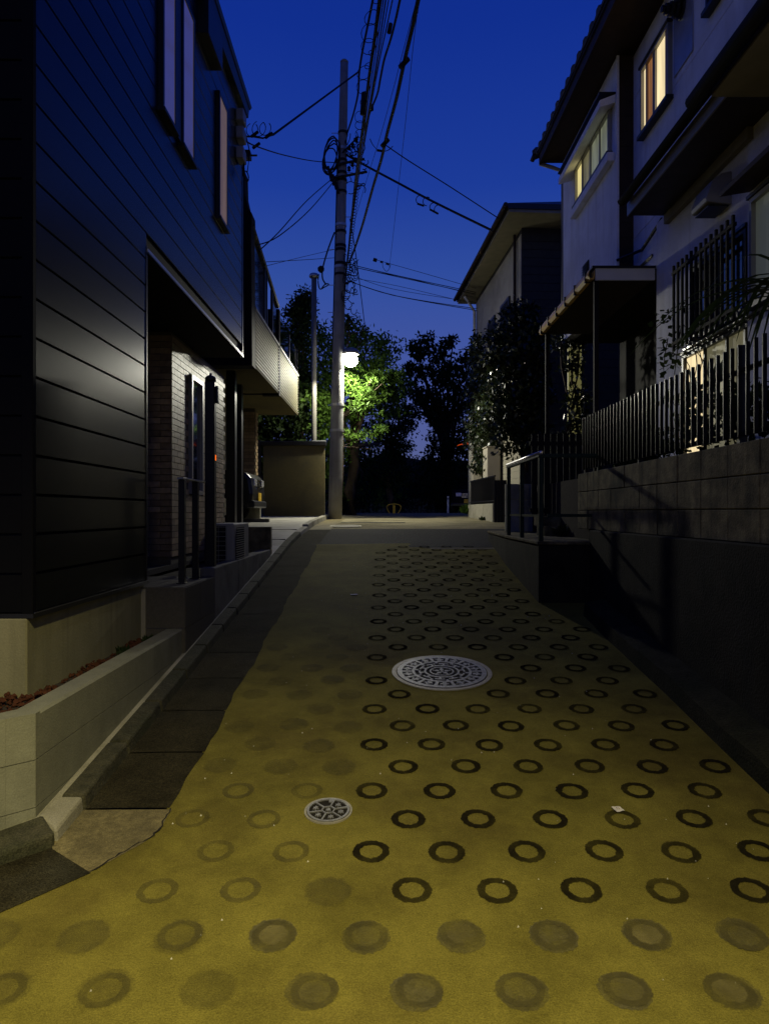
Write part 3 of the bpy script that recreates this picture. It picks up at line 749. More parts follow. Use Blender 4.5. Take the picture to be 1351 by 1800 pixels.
m = MB(); m.box(XS+.011, XS+.0135, 3.67, 5.442, .969, .973); m.build("drip_edge", M_TRIML, LH)
m = MB(); m.box(-1.87, XS+.008, 5.442, 9.12, 3.520, 3.545); m.build("drip_edge", M_TRIML, LH)
m = MB(); m.box(-1.83, XS+.014, 5.442, 9.118, 3.505, 3.517); m.build("lower_drip_edge", M_TRIM, LH)
# roof: fascia and a slab rising gently towards the camera
def zroof(Y): return 6.80 + (9.25-Y)*.035
m = MB(); m.hexa([(-7,3.3,zroof(3.3)-.02),(-1.76,3.3,zroof(3.3)-.02),(-1.76,9.22,zroof(9.22)-.02),(-7,9.22,zroof(9.22)-.02),
                  (-7,3.3,zroof(3.3)+.06),(-1.745,3.3,zroof(3.3)+.03),(-1.745,9.25,zroof(9.25)+.03),(-7,9.25,zroof(9.25)+.06)])
m.build("roof", M_BLACK, LH)
m = MB(); m.hexa([(-1.85,3.4,6.52),(-1.78,3.4,6.52),(-1.78,9.19,6.66),(-1.85,9.19,6.66),
                  (-1.85,3.4,zroof(3.4)-.03),(-1.77,3.4,zroof(3.4)-.03),(-1.77,9.19,zroof(9.19)-.03),(-1.85,9.19,zroof(9.19)-.03)])
m.build("fascia", M_BLACK, LH)
m = MB(); m.box(-1.84, -1.74, 6.95, 7.55, 6.25, 6.60); m.build("gutter_box", M_BLACK, LH)
# windows
def lwin(y0, y1, z0, z1, mat, lab=None):
    m = MB(); t = .035; xo = -1.80
    for a in ((y0,y0+t,z0,z1),(y1-t,y1,z0,z1)): m.box(-1.85, xo, *a)
    m.box(-1.85, xo, y0+t, y1-t, z0, z0+t); m.box(-1.85, xo, y0+t, y1-t, z1-t, z1)
    f = m.build("window", M_BLACK, LH)
    if lab: f["label"] = lab
    m = MB(); m.box(-1.838, -1.806, y0+t, y1-t, z0+t, z1-t); m.build("pane", mat, f)
    for zz in (z0+.42*(z1-z0), z0+.75*(z1-z0)):
        pass
    m = MB(); m.box(-1.85, xo+.02, y0-.02, y1+.02, z0-.03, z0-.002); m.build("sill", M_BLACK, f)
    return f
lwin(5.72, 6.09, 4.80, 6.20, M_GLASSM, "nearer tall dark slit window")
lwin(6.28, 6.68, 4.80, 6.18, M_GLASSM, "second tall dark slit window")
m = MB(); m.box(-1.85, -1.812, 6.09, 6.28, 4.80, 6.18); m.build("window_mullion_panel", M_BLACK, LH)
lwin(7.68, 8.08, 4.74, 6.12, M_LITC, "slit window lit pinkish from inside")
# service brackets near the far top corner
for i, zz in enumerate((6.42, 6.2, 5.95)):
    m = MB(); m.box(-1.836, -1.74, 8.66, 8.86, zz-.075, zz+.075); m.build("meter_box", M_GREYP, LH, bevel=.01)
m = MB(); m.torus((-1.76, 8.78, 5.78), (1,.3,0), .07, .008); m.torus((-1.75, 8.9, 5.76), (1,-.3,0), .06, .008); m.tube([(-1.76,8.9,6.3),(-1.72,8.98,6.1),(-1.74,8.9,5.8)], .008)
m.build("service_cable", M_CABLE, LH)
m = MB(); m.box(-1.80, -1.72, 8.98, 9.10, 6.05, 6.14); m.tube([(-1.72,9.05,6.1),(-1.64,9.05,6.1)], .012); m.build("wire_bracket", M_BLACK, LH)

# brick tiles of the recessed entrance
BS = MB(); BS.box(0, .016, .004, .221, .004, .066); BS = BS.mesh("brick", M_BRICK)
BSH = MB(); BSH.box(0, .016, .004, .107, .004, .066); BSH = BSH.mesh("brick", M_BRICK)
BF = MB(); BF.box(.004, .221, -.016, 0, .004, .066); BF = BF.mesh("brick", M_BRICK)
BFH = MB(); BFH.box(.004, .107, -.016, 0, .004, .066); BFH = BFH.mesh("brick", M_BRICK)
rest = MB(); cnt = 0
BY0 = 7.782
m = MB(); m.box(-7, -2.366, BY0, 10.384, .9, 3.50); m.build("brick_backing", M_MORT, LH)
zc = 1.0; r_ = 0
while zc < 3.45:
    y = BY0-.016 + (0 if r_ % 2 == 0 else -.0)
    first = True
    while y < 10.36:
        half = (first and r_ % 2 == 1)
        L = .1125 if half else .225
        if y+L > 10.42: break
        if not (y+L > 8.46 and y < 9.0 and 1.72 < zc+.04 < 3.16):
            if cnt < 215 and not half:
                link("brick", BS, LH, loc=(-2.366, y, zc)); cnt += 1
            else: rest.box(-2.366, -2.350, y+.004, y+L-.004, zc+.004, zc+.066)
        y += L; first = False
    for j in range(2):
        x = -2.366 - .225*(j+1) - (.1125 if r_ % 2 else 0)
        if cnt < 290: link("brick", BF, LH, loc=(x, BY0, zc)); cnt += 1
        else: rest.box(x+.004, x+.221, BY0-.016, BY0, zc+.004, zc+.066)
    if r_ % 2: rest.box(-2.366+.0-.108, -2.366, BY0-.016, BY0, zc+.004, zc+.066)
    zc += .0703; r_ += 1
stuff(rest.build("brickwork", M_BRICK, LH))
m = MB()
for a in ((8.46,8.51,1.72,3.16),(8.95,9.0,1.72,3.16),(8.51,8.95,1.72,1.77),(8.51,8.95,3.11,3.16)): m.box(-2.37, -2.315, *a)
f = m.build("entrance_window", M_GREYP, LH)
m = MB(); m.box(-2.36, -2.352, 8.51, 8.95, 1.77, 3.11); m.build("pane", M_GLASS, f)
m = MB(); m.box(-4, -2.36, 5.5, 10.3, .86, .915); m.build("porch_floor", M_GRANITE, LH)

# ---- porch block with tiles, handrail, gate post
PB = thing("entrance_step", "dark tiled entrance block beside the kerb with pale edge lines", "step", (-1.7, 5.8, 0))
m = MB(); m.box(-2.35, -1.528, 5.366, 6.28, .1, .915); m.build("core", M_PALEGROUT, PB)
for a, b in ((5.362, 6.285),):
    for z0, z1 in ((.15,.605),(.612,.918)):
        m = MB(); m.box(-1.53, -1.520, 5.366, 5.82, z0, z1); m.build("side_tile", M_GRANITE, PB)
        m = MB(); m.box(-1.53, -1.520, 5.826, 6.28, z0, z1); m.build("side_tile", M_GRANITE, PB)
        m = MB(); m.box(-1.822, -1.527, 5.356, 5.364, z0, z1); m.build("front_tile", M_GRANITE, PB)
for i in range(2):
    for j in range(3):
        m = MB(); m.box(-2.35+j*.274, -2.35+(j+1)*.274-.005, 5.36+i*.46, 5.36+(i+1)*.46-.005, .914, .924); m.build("top_tile", M_GRANITE, PB)
HR = thing("entrance_handrail", "black two-post handrail with flat top bar on the dark tiled step", "handrail", (-1.62, 5.8, .92))
for yy in (5.66, 6.06):
    m = MB(); m.box(-1.655, -1.605, yy-.025, yy+.025, .924, 1.762); m.build("post", M_BLACK, HR, bevel=.003)
    m = MB(); m.box(-1.668, -1.592, yy-.04, yy+.04, .924, .932); m.build("base_plate", M_BLACK, HR)
m = MB(); m.box(-1.655, -1.605, 5.60, 6.30, 1.762, 1.778); m.build("top_bar", M_TRIML, HR, bevel=.003)
GP = thing("gate_post", "tall slim black gate post with rounded cap beside the brick entrance wall", "gate post", (-1.60, 6.46, .9))
m = MB(); m.box(-1.645, -1.555, 6.42, 6.51, .60, 2.70); m.build("post", M_BLACK, GP, bevel=.008)
m = MB(); m.lathe([(.050,0),(.052,.03),(.038,.05),(.012,.06),(.012,.075),(.004,.08)], (-1.60,6.465,2.70), 16); m.build("cap", M_BLACK, GP, True)
m = MB(); m.box(-1.555, -1.525, 6.43, 6.50, 2.50, 2.66); m.build("lamp_box", M_BLACK, GP, bevel=.012, seg=2)
m = MB(); m.box(-1.555, -1.551, 6.458, 6.472, 1.975, 2.025); m.build("indicator_light", M_ORANGE, GP)

# ---- low walls round the air conditioner
LW = thing("low_kerb_wall", "low grey concrete wall along the kerb in front of the air conditioner", "wall", (-1.58, 7.8, .5))
for a, b in ((6.30,7.32),(7.324,8.35),(8.354,9.39)):
    m = MB(); m.box(-1.655, -1.522, a, b, .30, 1.0); m.build("concrete_panel", M_KERBW, LW, bevel=.012, seg=2)
BW = thing("dark_block_wall", "short dark block wall behind the air conditioner at the driveway edge", "wall", (-1.9, 9.45, .8))
for i in range(2):
    for j in range(2):
        m = MB(); m.box(-2.33+j*.405, -2.33+(j+1)*.405-.005, 9.40, 9.52, .72+i*.292, .72+(i+1)*.292-.005); m.build("concrete_block", M_BLOCK, BW, bevel=.004)
struct(MB().box(-2.36, -1.66, 6.29, 9.36, .2, .83).build("gravel_bed", M_SOIL))
AC = thing("air_conditioner", "pale outdoor air conditioner unit standing behind the low kerb wall", "air conditioner", (-1.66, 7.6, .84))
m = MB(); m.box(-1.80, -1.545, 7.22, 8.0, .88, 1.38); m.build("casing", M_ACP, AC, bevel=.015, seg=2)
m = MB(); m.box(-1.785, -1.625, 7.212, 7.222, .90, 1.355); m.build("coil", M_DARK, AC)
m = MB()
for i in range(10): m.box(-1.785, -1.625, 7.204, 7.209, .91+i*.048, .915+i*.048)
for x in (-1.785, -1.705, -1.628): m.box(x, x+.004, 7.200, 7.205, .90, 1.355)
m.build("coil_guard", M_ACP, AC)
m = MB(); m.extr([(7.30,.93),(7.27,1.1),(7.29,1.25),(7.34,1.34),(7.72,1.34),(7.72,.93)], 'x', -1.546, -1.541); m.build("fan_opening", M_DARK, AC)
m = MB()
for i in range(17): m.box(-1.541, -1.530, 7.285, 7.73, .935+i*.024, .942+i*.024)
m.build("fan_grille", M_ACP, AC)
for yy in (7.3, 7.85):
    m = MB(); m.box(-1.80, -1.54, yy, yy+.08, .83, .88); m.build("foot", M_BLACK, AC)

# ---- house with slatted balconies
H2 = thing("balcony_house", "house with two cream slatted balconies hanging over the driveway", "house", (-4, 13, 1.2))
m = MB(); m.box(-7, -3.4, 10.9, 16.2, 1.1, 6.3); m.build("wall", M_BEIGES, H2)
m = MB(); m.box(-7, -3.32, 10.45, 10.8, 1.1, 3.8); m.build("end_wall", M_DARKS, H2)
m = MB(); m.box(-7, -2.0, 10.80, 13.27, 3.74, 3.80); m.build("balcony_floor", M_TANW, H2)
m = MB(); m.box(-7, -2.0, 13.31, 16.22, 3.74, 3.80); m.build("balcony_floor", M_TANW, H2)
m = MB(); m.box(-3.4, -2.012, 13.272, 13.308, 3.72, 3.80); m.build("drip_joint", M_BLACK, H2)
def fx(x, Y): return (x-675.5)/F*Y
def fz(y, Y): return EYE+(900-y)/F*Y
Yq = 10.62
m = MB(); poly = [(fx(424,Yq),fz(300,Yq)),(fx(432,Yq),fz(305,Yq)),(fx(433,Yq),fz(345,Yq)),(fx(439,Yq),fz(372,Yq)),(fx(445,Yq),fz(380,Yq)),(fx(445.5,Yq),fz(395,Yq)),(fx(444,Yq),fz(410,Yq)),(fx(446,Yq),fz(645,Yq)),(-7,fz(645,Yq)),(-7,fz(300,Yq))]
m.extr(poly, 'y', 10.50, 10.79); m.build("end_fin", M_MATTB, H2)
for (ya, yb) in ((10.83, 13.22), (13.40, 16.18)):
    m = MB(); m.box(-2.03, -2.015, ya, yb, 3.80, 4.62); m.build("balcony_backing", M_LOUV, H2)
    for i in range(15):
        zz = 3.775+i*.0565
        m = MB(); m.extr([(-2.014,zz),(-1.984,zz+.004),(-1.984,zz+.012),(-2.006,zz+.020),(-2.008,zz+.0545),(-2.014,zz+.0545)], 'y', ya, yb)
        m.build("balcony_slat", M_LOUV, H2)
    m = MB(); m.box(-2.06, -1.975, ya-.02, yb+.02, 4.625, 4.665); m.build("balcony_cap", M_TRIML if False else M_GREYP, H2, bevel=.004)
m = MB(); m.box(-2.30, -1.985, 13.235, 13.385, 3.70, 5.33); m.build("balcony_post", M_MATTB, H2)
# sloping screen roof and glass of the near balcony
m = MB(); m.tube([(-2.0,10.6,fz(398,10.6)+.02),(-2.0,13.2,5.36)], .035, 6); m.tube([(-2.6,10.6,fz(398,10.6)+.1),(-2.5,13.2,5.40)], .035, 6); m.build("screen_rail", M_BLACK, H2)
for yy, mat in ((11.75, M_TRIM), (11.95, M_TRIM), (12.55, M_TRIM)):
    zt = fz(398,10.6) + (5.36-fz(398,10.6))*(yy-10.6)/2.6
    m = MB(); m.box(-2.04, -1.995, yy, yy+.05, 4.665, zt); m.build("screen_post", mat, H2)
def screen(y0, y1):
    za = fz(398,10.6) + (5.36-fz(398,10.6))*(y0-10.6)/2.6; zb = fz(398,10.6) + (5.36-fz(398,10.6))*(y1-10.6)/2.6
    m = MB(); m.hexa([(-2.022,y0,4.67),(-2.014,y0,4.67),(-2.014,y1,4.67),(-2.022,y1,4.67),(-2.022,y0,za),(-2.014,y0,za),(-2.014,y1,zb),(-2.022,y1,zb)])
    m.build("screen_glass", M_CLEARG, H2)
screen(10.85, 11.74); screen(12.61, 13.2)
m = MB(); m.box(-2.022, -2.014, 13.42, 16.1, 4.67, 5.22); m.build("screen_glass", M_CLEARG, H2)
for yy in (14.8, 16.1):
    m = MB(); m.box(-2.04, -1.998, yy, yy+.05, 4.665, 5.25); m.build("screen_post", M_TRIM, H2)
m = MB(); m.tube([(-2.02,11.2,5.35),(-2.02,11.35,5.0),(-2.02,11.5,4.95),(-2.02,11.55,5.1)], .008); m.build("hanging_cord", M_CABLE, H2)
# brick pier and dark posts under the balcony
m = MB(); m.box(-3.05, -2.80, 15.2, 15.45, 1.25, 3.74); pier = m.build("brick_pier", M_MORT, H2)
zc = 1.3; r_ = 0
while zc < 3.66:
    m = MB()
    for j in range(2): m.box(-2.802, -2.786, 15.2+(.0 if r_%2 else .06)+j*.115, 15.2+(.0 if r_%2 else .06)+j*.115+.105, zc, zc+.062)
    m.box(-3.04, -2.93, 15.184, 15.2, zc, zc+.062); m.box(-2.92, -2.81, 15.184, 15.2, zc, zc+.062)
    stuff(m.build("brick_course", M_BRICK, pier)); zc += .072; r_ += 1
for x, yy in ((fx(407,11.2), 11.2), (fx(419,12.4), 12.4)):
    m = MB(); m.box(x-.07, x+.07, yy-.07, yy+.07, 1.1, 3.74); m.build("carport_post", M_BLACK, H2)
for xa, xb, yy, ht in ((fx(399,13.0),fx(412,13.0),13.0,880),(fx(431,14.9),fx(457,14.9),14.9,880)):
    m = MB(); m.box(xa, xb, yy, yy+.12, zr(yy), fz(ht,yy)); m.build("pier_base", M_STRIP, H2, bevel=.01)
o = MB().box(fx(396,14), fx(472,14), 14.0, 14.15, zr(14)+.05, fz(912,14)).build("parking_block", M_GRANITE, bevel=.01)
tag(o, "long low dark parking block lying on the driveway under the balcony", "parking block")

# ---- cars
def car(label, loc, rz, group, paint=None, glass=None):
    paint = paint or M_CARB; glass = glass or M_GLASS
    t = thing("parked_car", label, "car", (0,0,0), group)
    def pt(m, nm, mat, par=t, **k): return m.build(nm, mat, par, **k)
    m = MB(); m.extr([(1.66,.28),(1.70,.55),(1.66,.86),(1.55,.98),(.72,1.06),(.32,1.60),(.1,1.66),(-1.45,1.66),(-1.62,1.5),(-1.70,.95),(-1.70,.28)], 'y', -.70, .70)
    body = pt(m, "body", paint, bevel=.07, seg=3)
    m = MB(); m.hexa([(.735,-.60,1.075),(.735,.60,1.075),(.76,.60,1.075),(.76,-.60,1.075),(.345,-.56,1.575),(.345,.56,1.575),(.37,.56,1.58),(.37,-.56,1.58)]); pt(m, "windscreen", glass)
    for s in (-1, 1):
        for x0, x1, x2, x3 in ((-.25,.58,.26,-.25),(-1.15,-.33,-.33,-1.1),):
            m = MB(); y0 = s*.702; y1 = s*.708
            m.hexa([(x0,y0,1.06),(x1,y0,1.06),(x1,y1,1.06),(x0,y1,1.06),(x3,y0,1.54),(x2,y0,1.54),(x2,y1,1.54),(x3,y1,1.54)]); pt(m, "side_window", glass)
        m = MB(); m.box(1.655, 1.705, s*.40-.12, s*.40+.12, .70, .86); pt(m, "headlight", M_LENS, bevel=.03, seg=2)
        m = MB(); m.box(.55, .68, s*.72-.02, s*.72+.10*s+.02, 1.05, 1.18); pt(m, "mirror", M_CARB, bevel=.02)
        for wx in (-1.08, 1.08):
            m = MB(); m.extr([(wx+.30*math.cos(k*.3142), .30+.30*math.sin(k*.3142)) for k in range(20)], 'y', s*.56, s*.715); wheel = pt(m, "wheel", M_TYRE)
            m = MB(); m.extr([(wx+.19*math.cos(k*.3142), .30+.19*math.sin(k*.3142)) for k in range(20)], 'y', s*.71, s*.722); pt(m, "rim", M_CARC, wheel)
    for i in range(4):
        m = MB(); m.box(1.66, 1.702, -.26, .26, .66+i*.05, .68+i*.05); pt(m, "grille_bar", M_CARC)
    m = MB(); m.box(1.70, 1.712, -.165, .165, .42, .585); pt(m, "number_plate", M_PLATE)
    m = MB(); m.box(1.60, 1.73, -.70, .70, .28, .42); pt(m, "bumper", M_BLACK, bevel=.03, seg=2)
    t.location = loc; t.rotation_euler = (0,0,rz)
    return t
car("black boxy car under the balcony with a yellow number plate facing the road", (fx(456,14.2)-1.70, 14.2, zr(14.2)+.06), 0, None)
car("dark car parked beyond the far beige house beside the trees", (3.75, 31.5, zr(31)), R(-97), None, M_MATTB, M_DARK)

# ---- tan wall, thin mast
TW = thing("tan_wall", "plain tan rendered wall with a dark coping left of the utility pole", "wall", (-2.3, 17.6, 1.3))
m = MB(); m.box(-3.03, -1.50, 17.55, 17.72, 1.25, 3.16); m.build("panel", M_TANW, TW)
m = MB(); m.box(-3.10, -1.46, 17.50, 17.77, 3.16, 3.27); m.build("coping", M_BLACK, TW, bevel=.01)
m = MB(); m.box(-8, -3.10, 17.58, 17.70, 1.25, 3.3); m.build("dark_panel", M_DARKS, TW)
MA = thing("thin_mast", "thin pale steel mast with a capped top behind the tan wall", "mast", (-1.8, 18, 3.2))
m = MB(); m.tube([(-1.81,18.0,1.4),(-1.805,18.0,7.50)], .072, 12, .066); m.build("pole", M_MAST, MA, True)
m = MB(); m.lathe([(.085,0),(.12,.02),(.13,.06),(.10,.11),(.03,.13)], (-1.805,18.0,7.50), 14); m.build("cap", M_STEEL, MA, True)
m = MB(); m.box(-1.85, -1.5, 17.93, 18.07, 3.28, 3.33); m.build("base_plate", M_STEEL, MA)

# ================================================================== UTILITY POLE, LAMPS AND WIRES
PB0, PT0 = Vector((-1.206, 17.1, 1.30)), Vector((-.978, 17.1, 12.46))
def onpole(z): return PB0 + (PT0-PB0)*((z-PB0.z)/(PT0.z-PB0.z))
UP = thing("utility_pole", "tall grey concrete utility pole wrapped with cable coils at the top of the slope", "utility pole", PB0)
m = MB(); m.tube([onpole(1.2+i*1.126) for i in range(11)], .170, 24, .095); m.build("shaft", M_POLE, UP, True)
m = MB(); m.lathe([(.098,0),(.098,.05),(.07,.08)], tuple(PT0-Vector((0,0,.03))), 16); m.build("cap", M_POLE, UP, True)
for yy, mat in ((234,M_CABLE),(262,M_STEEL),(283,M_CABLE),(305,M_CABLE),(318,M_CABLE),(338,M_CABLE),(396,M_STEEL),(408,M_CABLE),(433,M_CABLE),(440,M_CABLE),(464,M_CABLE),(470,M_STEEL),(483,M_CABLE),(712,M_STEEL),(757,M_STEEL)):
    z = fz(yy, 17.1); c = onpole(z); r = .170-.075*(z-1.2)/11.26
    m = MB(); m.lathe([(r+.001,-.03),(r+.014,-.03),(r+.014,.03),(r+.001,.03)], tuple(c), 20); m.build("band", mat, UP)
for i, yy in enumerate((232,302,317,380,437,465,500,520,548)):
    z = fz(yy, 17.0); c = onpole(z); s = -1 if i % 2 == 0 else 1
    m = MB(); m.tube([c+Vector((s*.09,-.05,0)), c+Vector((s*.27,-.05,0))], .009, 5); m.build("step_bolt", M_STEEL, UP)
m = MB(); c0 = onpole(9.9)
m.tube([onpole(9.9)+Vector((-.12,-.14,0)), onpole(9.9)+Vector((.55,-.25,.08))], .03, 6)
m.tube([onpole(9.6)+Vector((-.16,-.1,0)), onpole(9.6)+Vector((.62,-.3,.05))], .03, 6)
m.tube([onpole(10.2)+Vector((.0,-.1,0)), onpole(10.5)+Vector((.40,-.3,.0))], .02, 6)
m.build("cross_bracket", M_BLACK, UP)
for i in range(7):       # insulators and clamps on the bracket
    c = onpole(9.75+.12*i)+Vector((.18+.08*(i % 4), -.22, jit(.05)))
    m = MB(); m.lathe([(.02,-.07),(.05,-.04),(.03,-.01),(.05,.02),(.02,.06)], tuple(c), 8); m.build("insulator", M_CABLE, UP)
# coils of spare cable on the left of the pole
m = MB()
for i in range(5):
    c = onpole(fz(268+i*4, 17.0)) + Vector((-.26+jit(.05), -.12+jit(.05), 0))
    n_ = 22; pts = []
    a = .18+jit(.03); b = .40+jit(.06); tl = .35+jit(.15)
    for k in range(n_+1):
        t = 2*math.pi*k/n_; x = a*math.cos(t); z = b*math.sin(t)
        pts.append(c+Vector((x*math.cos(tl)+z*math.sin(tl)*.5, jit(.02), z*math.cos(tl)-x*math.sin(tl)*.6)))
    m.tube(pts, .017, 5)
for k in range(4):
    c = onpole(9.55+.1*k)+Vector((-.15-.06*k,-.15,0)); m.tube([c, c+Vector((.08,0,-.35))], .035, 6)
m.build("spare_cable_coil", M_CABLE, UP)
# cable running down the shaft
m = MB(); m.tube([onpole(z)+Vector((-.165+.06*((z-1.3)/11), -.04, 0)) for z in frange(5.3, 10.0, 14)], .014, 5); m.build("down_cable", M_CABLE, UP)
# tangle of small loops where the lines meet the shaft
m = MB()
for i in range(46):
    z = random.uniform(6.4, 7.7); c = onpole(z)+Vector((.12+random.random()*.28, -.16+jit(.08), jit(.1)))
    m.torus(c, rv(), random.uniform(.03,.12), .010, 9, 4, random.random()*3, 3+random.random()*4)
for i in range(40):
    z = random.uniform(9.2, 10.6); c = onpole(z)+Vector((.12+random.random()*.42, -.22+jit(.12), jit(.1)))
    m.torus(c, rv(), random.uniform(.03,.14), .011, 9, 4, random.random()*3, 3+random.random()*4)
stuff(m.build("cable_tangle", M_CABLE, UP))

def street_lamp(name, label, head, root, lens_mat, power, colr, aim, cone, blend, profile=None):
    t = thing(name, label, "street lamp", root)
    h = Vector(head); rt = Vector(root)
    m = MB(); m.tube([rt, rt+(h-rt)*.5+Vector((0,0,.05)), h+Vector((0,0,.07))], .022, 8); m.build("arm", M_STEEL, t, True)
    m = MB(); m.lathe([(.06,.16),(.15,.13),(.20,.06),(.205,.0),(.19,-.005)][::-1], tuple(h), 20); m.build("housing", M_GREYP, t, True)
    m = MB(); m.lathe([(.02,-.305),(.09,-.285),(.145,-.235),(.17,-.16),(.155,-.08),(.11,-.03)], tuple(h), 20); m.build("lens", lens_mat, t, True)
    l = bpy.data.lights.new(name+"_light", 'SPOT'); l.energy = power; l.color = colr; l.spot_size = R(cone); l.spot_blend = blend; l.shadow_soft_size = .12
    if profile:      # street lantern optics: most light straight down and far out to the sides, least in between
        l.use_nodes = True; t_ = l.node_tree; em = t_.nodes["Emission"]
        tc = t_.nodes.new("ShaderNodeTexCoord"); sp = t_.nodes.new("ShaderNodeSeparateXYZ"); ab = t_.nodes.new("ShaderNodeMath"); ab.operation = 'ABSOLUTE'
        cr = t_.nodes.new("ShaderNodeValToRGB"); mu = t_.nodes.new("ShaderNodeMath"); mu.operation = 'MULTIPLY'; mu.inputs[1].default_value = 3.0
        t_.links.new(tc.outputs["Normal"], sp.inputs[0]); t_.links.new(sp.outputs[2], ab.inputs[0]); t_.links.new(ab.outputs[0], cr.inputs[0])
        while len(cr.color_ramp.elements) < len(profile): cr.color_ramp.elements.new(.5)
        for e, (p_, v_) in zip(cr.color_ramp.elements, profile): e.position = p_; e.color = (v_/3, v_/3, v_/3, 1)
        t_.links.new(cr.outputs[0], mu.inputs[0]); t_.links.new(mu.outputs[0], em.inputs["Strength"])
    lo = bpy.data.objects.new(name+"_light", l); COL.objects.link(lo)
    lo.location = h+Vector((0,-.0,-.45))
    lo.rotation_euler = (Vector(aim)-lo.location).to_track_quat('-Z', 'Y').to_euler()
    return t
street_lamp("street_lamp", "bright white street lamp on the right side of the tall utility pole", (-.82, 17.10, 5.34), onpole(5.36)+Vector((.14,0.0,0)), M_LED, LAMP_FAR_W, LAMP_FAR_C, (-.82, 17.0, 0), 174, .1, [(0,1.95),(.21,1.9),(.30,1.25),(.40,1.1),(.62,.95),(.8,1.5),(1,1.7)])
# a second lamp post at the crossing behind the viewer: it gives the warm light on the foreground
rp = thing("rear_utility_pole", "concrete utility pole at the crossing behind the viewer", "utility pole", (1.9, -2.4, 0))
m = MB(); m.tube([(1.9,-2.4,-.2),(1.9,-2.4,11)], .17, 16, .10); m.build("shaft", M_POLE, rp, True)
street_lamp("warm_street_lamp", "warm street lamp on the pole behind the viewer", (.2, -1.3, 5.55), (1.8, -2.35, 5.6), M_LEDW, LAMP_NEAR_W, LAMP_NEAR_C, (-1.0, -.5, 0), 104, 1.0)

def smooth(pts, n=6):
    out = []
    for i in range(len(pts)-1):
        p0, p1, p2, p3 = pts[max(i-1,0)], pts[i], pts[i+1], pts[min(i+2,len(pts)-1)]
        for k in range(n):
            t = k/n
            out.append(.5*((2*p1)+(p2-p0)*t+(2*p0-5*p1+4*p2-p3)*t*t+(3*p1-p0-3*p2+p3)*t*t*t))
    out.append(pts[-1]); return out
def line_cable(name, label, px, Za, drop, r, group=None, Ya=17.0, rear=(1.9,-2.4)):
    # px: pixels from the pole end up to the top of the photo; the line hangs at height Za - drop*(...) towards the viewer
    Y0 = (Za-drop-EYE)*F/900; s = drop/(Ya-Y0)
    pts = []
    for x, y in px:
        k = (900-y)/F
        Y = (Za-Ya*s-EYE)/(k-s) if abs(k-s) > 1e-3 else Y0
        Y = min(max(Y, 2.0), Ya+.2)
        pts.append(Vector(((x-675.5)/F*Y, Y, EYE+k*Y)))
    a, b = pts[-2], pts[-1]
    dirv = (b-a).normalized()
    e = b + dirv*4.0 + Vector((0,0,.05))
    pts += [e, Vector((rear[0], rear[1], max(7.0, e.z+.4)))]
    c = smooth(pts)
    o = MB().tube(c, r, 6).build(name, M_CABLE)
    return tag(o, label, "cable", group), c
G1 = "cables running over the lane"
c1, p1 = line_cable("power_cable", "leftmost thick cable rising over the lane from the pole top", [(608,240),(612,228),(621,200),(629,165),(631,130),(636,95),(645,50),(655,0)], 10.7, 1.0, .020, G1)
c2, p2 = line_cable("power_cable", "thick cable with small loops hanging along it, second from left", [(603,535),(609,470),(618,390),(626,310),(638,220),(648,140),(658,70),(667,-2)], 7.6, .5, .021, G1)
c3, p3 = line_cable("power_cable", "thick kinked cable ending in a splice, third from left", [(640,228),(651,195),(663,165),(668,140),(675,105),(686,70),(695,35),(703,-2)], 10.2, .9, .020, G1)
c4, p4 = line_cable("power_cable", "rightmost and thickest cable sweeping down to the pole clamp", [(613,462),(622,440),(637,395),(655,330),(670,280),(680,235),(696,175),(710,110),(724,50),(735,-2)], 7.5, .5, .024, G1)
thin = [((606,520),(615,400),(627,310),(650,160),(674,-2)), ((607,500),(618,390),(630,300),(655,150),(678,-2)), ((609,480),(622,370),(640,250),(662,120),(683,-2)),
        ((608,470),(624,350),(646,220),(666,110),(690,-2)), ((604,540),(614,420),(624,310),(640,200),(671,-2))]
ordw = ["second from the left", "middle", "second from the right", "rightmost", "leftmost"]
for i, px in enumerate(thin):
    line_cable("thin_cable", ordw[i]+" of the five thin cables bundled between looped and kinked cables", px, 7.8+.3*i, .7, .007+.002*(i % 2), "thin cables in the bundle over the lane")
line_cable("thin_cable", "lone hair-thin cable to the right of all the others", [(684,470),(690,420),(702,310),(715,190),(726,80),(735,8),(736,-4)], 9.0, .8, .0045, None, 24)
line_cable("thin_cable", "hair-thin cable just left of the thickest one", [(620,400),(640,330),(668,240),(690,160),(703,110)], 8.6, .8, .0045, None)
# loops, splice case and spacers that hang on them
def along(c, y_target):   # point of a cable where it shows at a given height of the photo
    return min(c, key=lambda p: abs(900-(p.z-EYE)/max(p.y,.1)*F-y_target) if p.y > 1 else 1e9)
m = MB()
for yy, r_ in ((12,.05),(35,.09),(60,.10),(78,.09),(97,.03),(115,.045),(130,.10),(150,.09),(168,.04),(178,.05),(205,.08),(222,.07),(240,.06)):
    c = along(p2, yy)+Vector((-r_*.7,0,-.0)); m.torus(c, (.2+jit(.2),1,jit(.3)), r_, .005, 14, 4)
stuff(m.build("lashing_loop", M_CABLE, c2))
c = along(p2, 178); m = MB(); m.tube([c+Vector((-.05,0,-.18)), c+Vector((-.03,0,.12))], .035, 8); m.build("splice_case", M_CABLE, c2, True)
c = along(p3, 55); m = MB(); m.tube([c+Vector((-.07,0,-.05)), c+Vector((-.04,0,.10))], .035, 8); m.build("splice_case", M_CABLE, c3, True)
c = along(p3, 190); m = MB(); m.tube([c+Vector((0,0,-.05)), c+Vector((0,0,.06))], .04, 8); m.build("end_clamp", M_CABLE, c3, True)
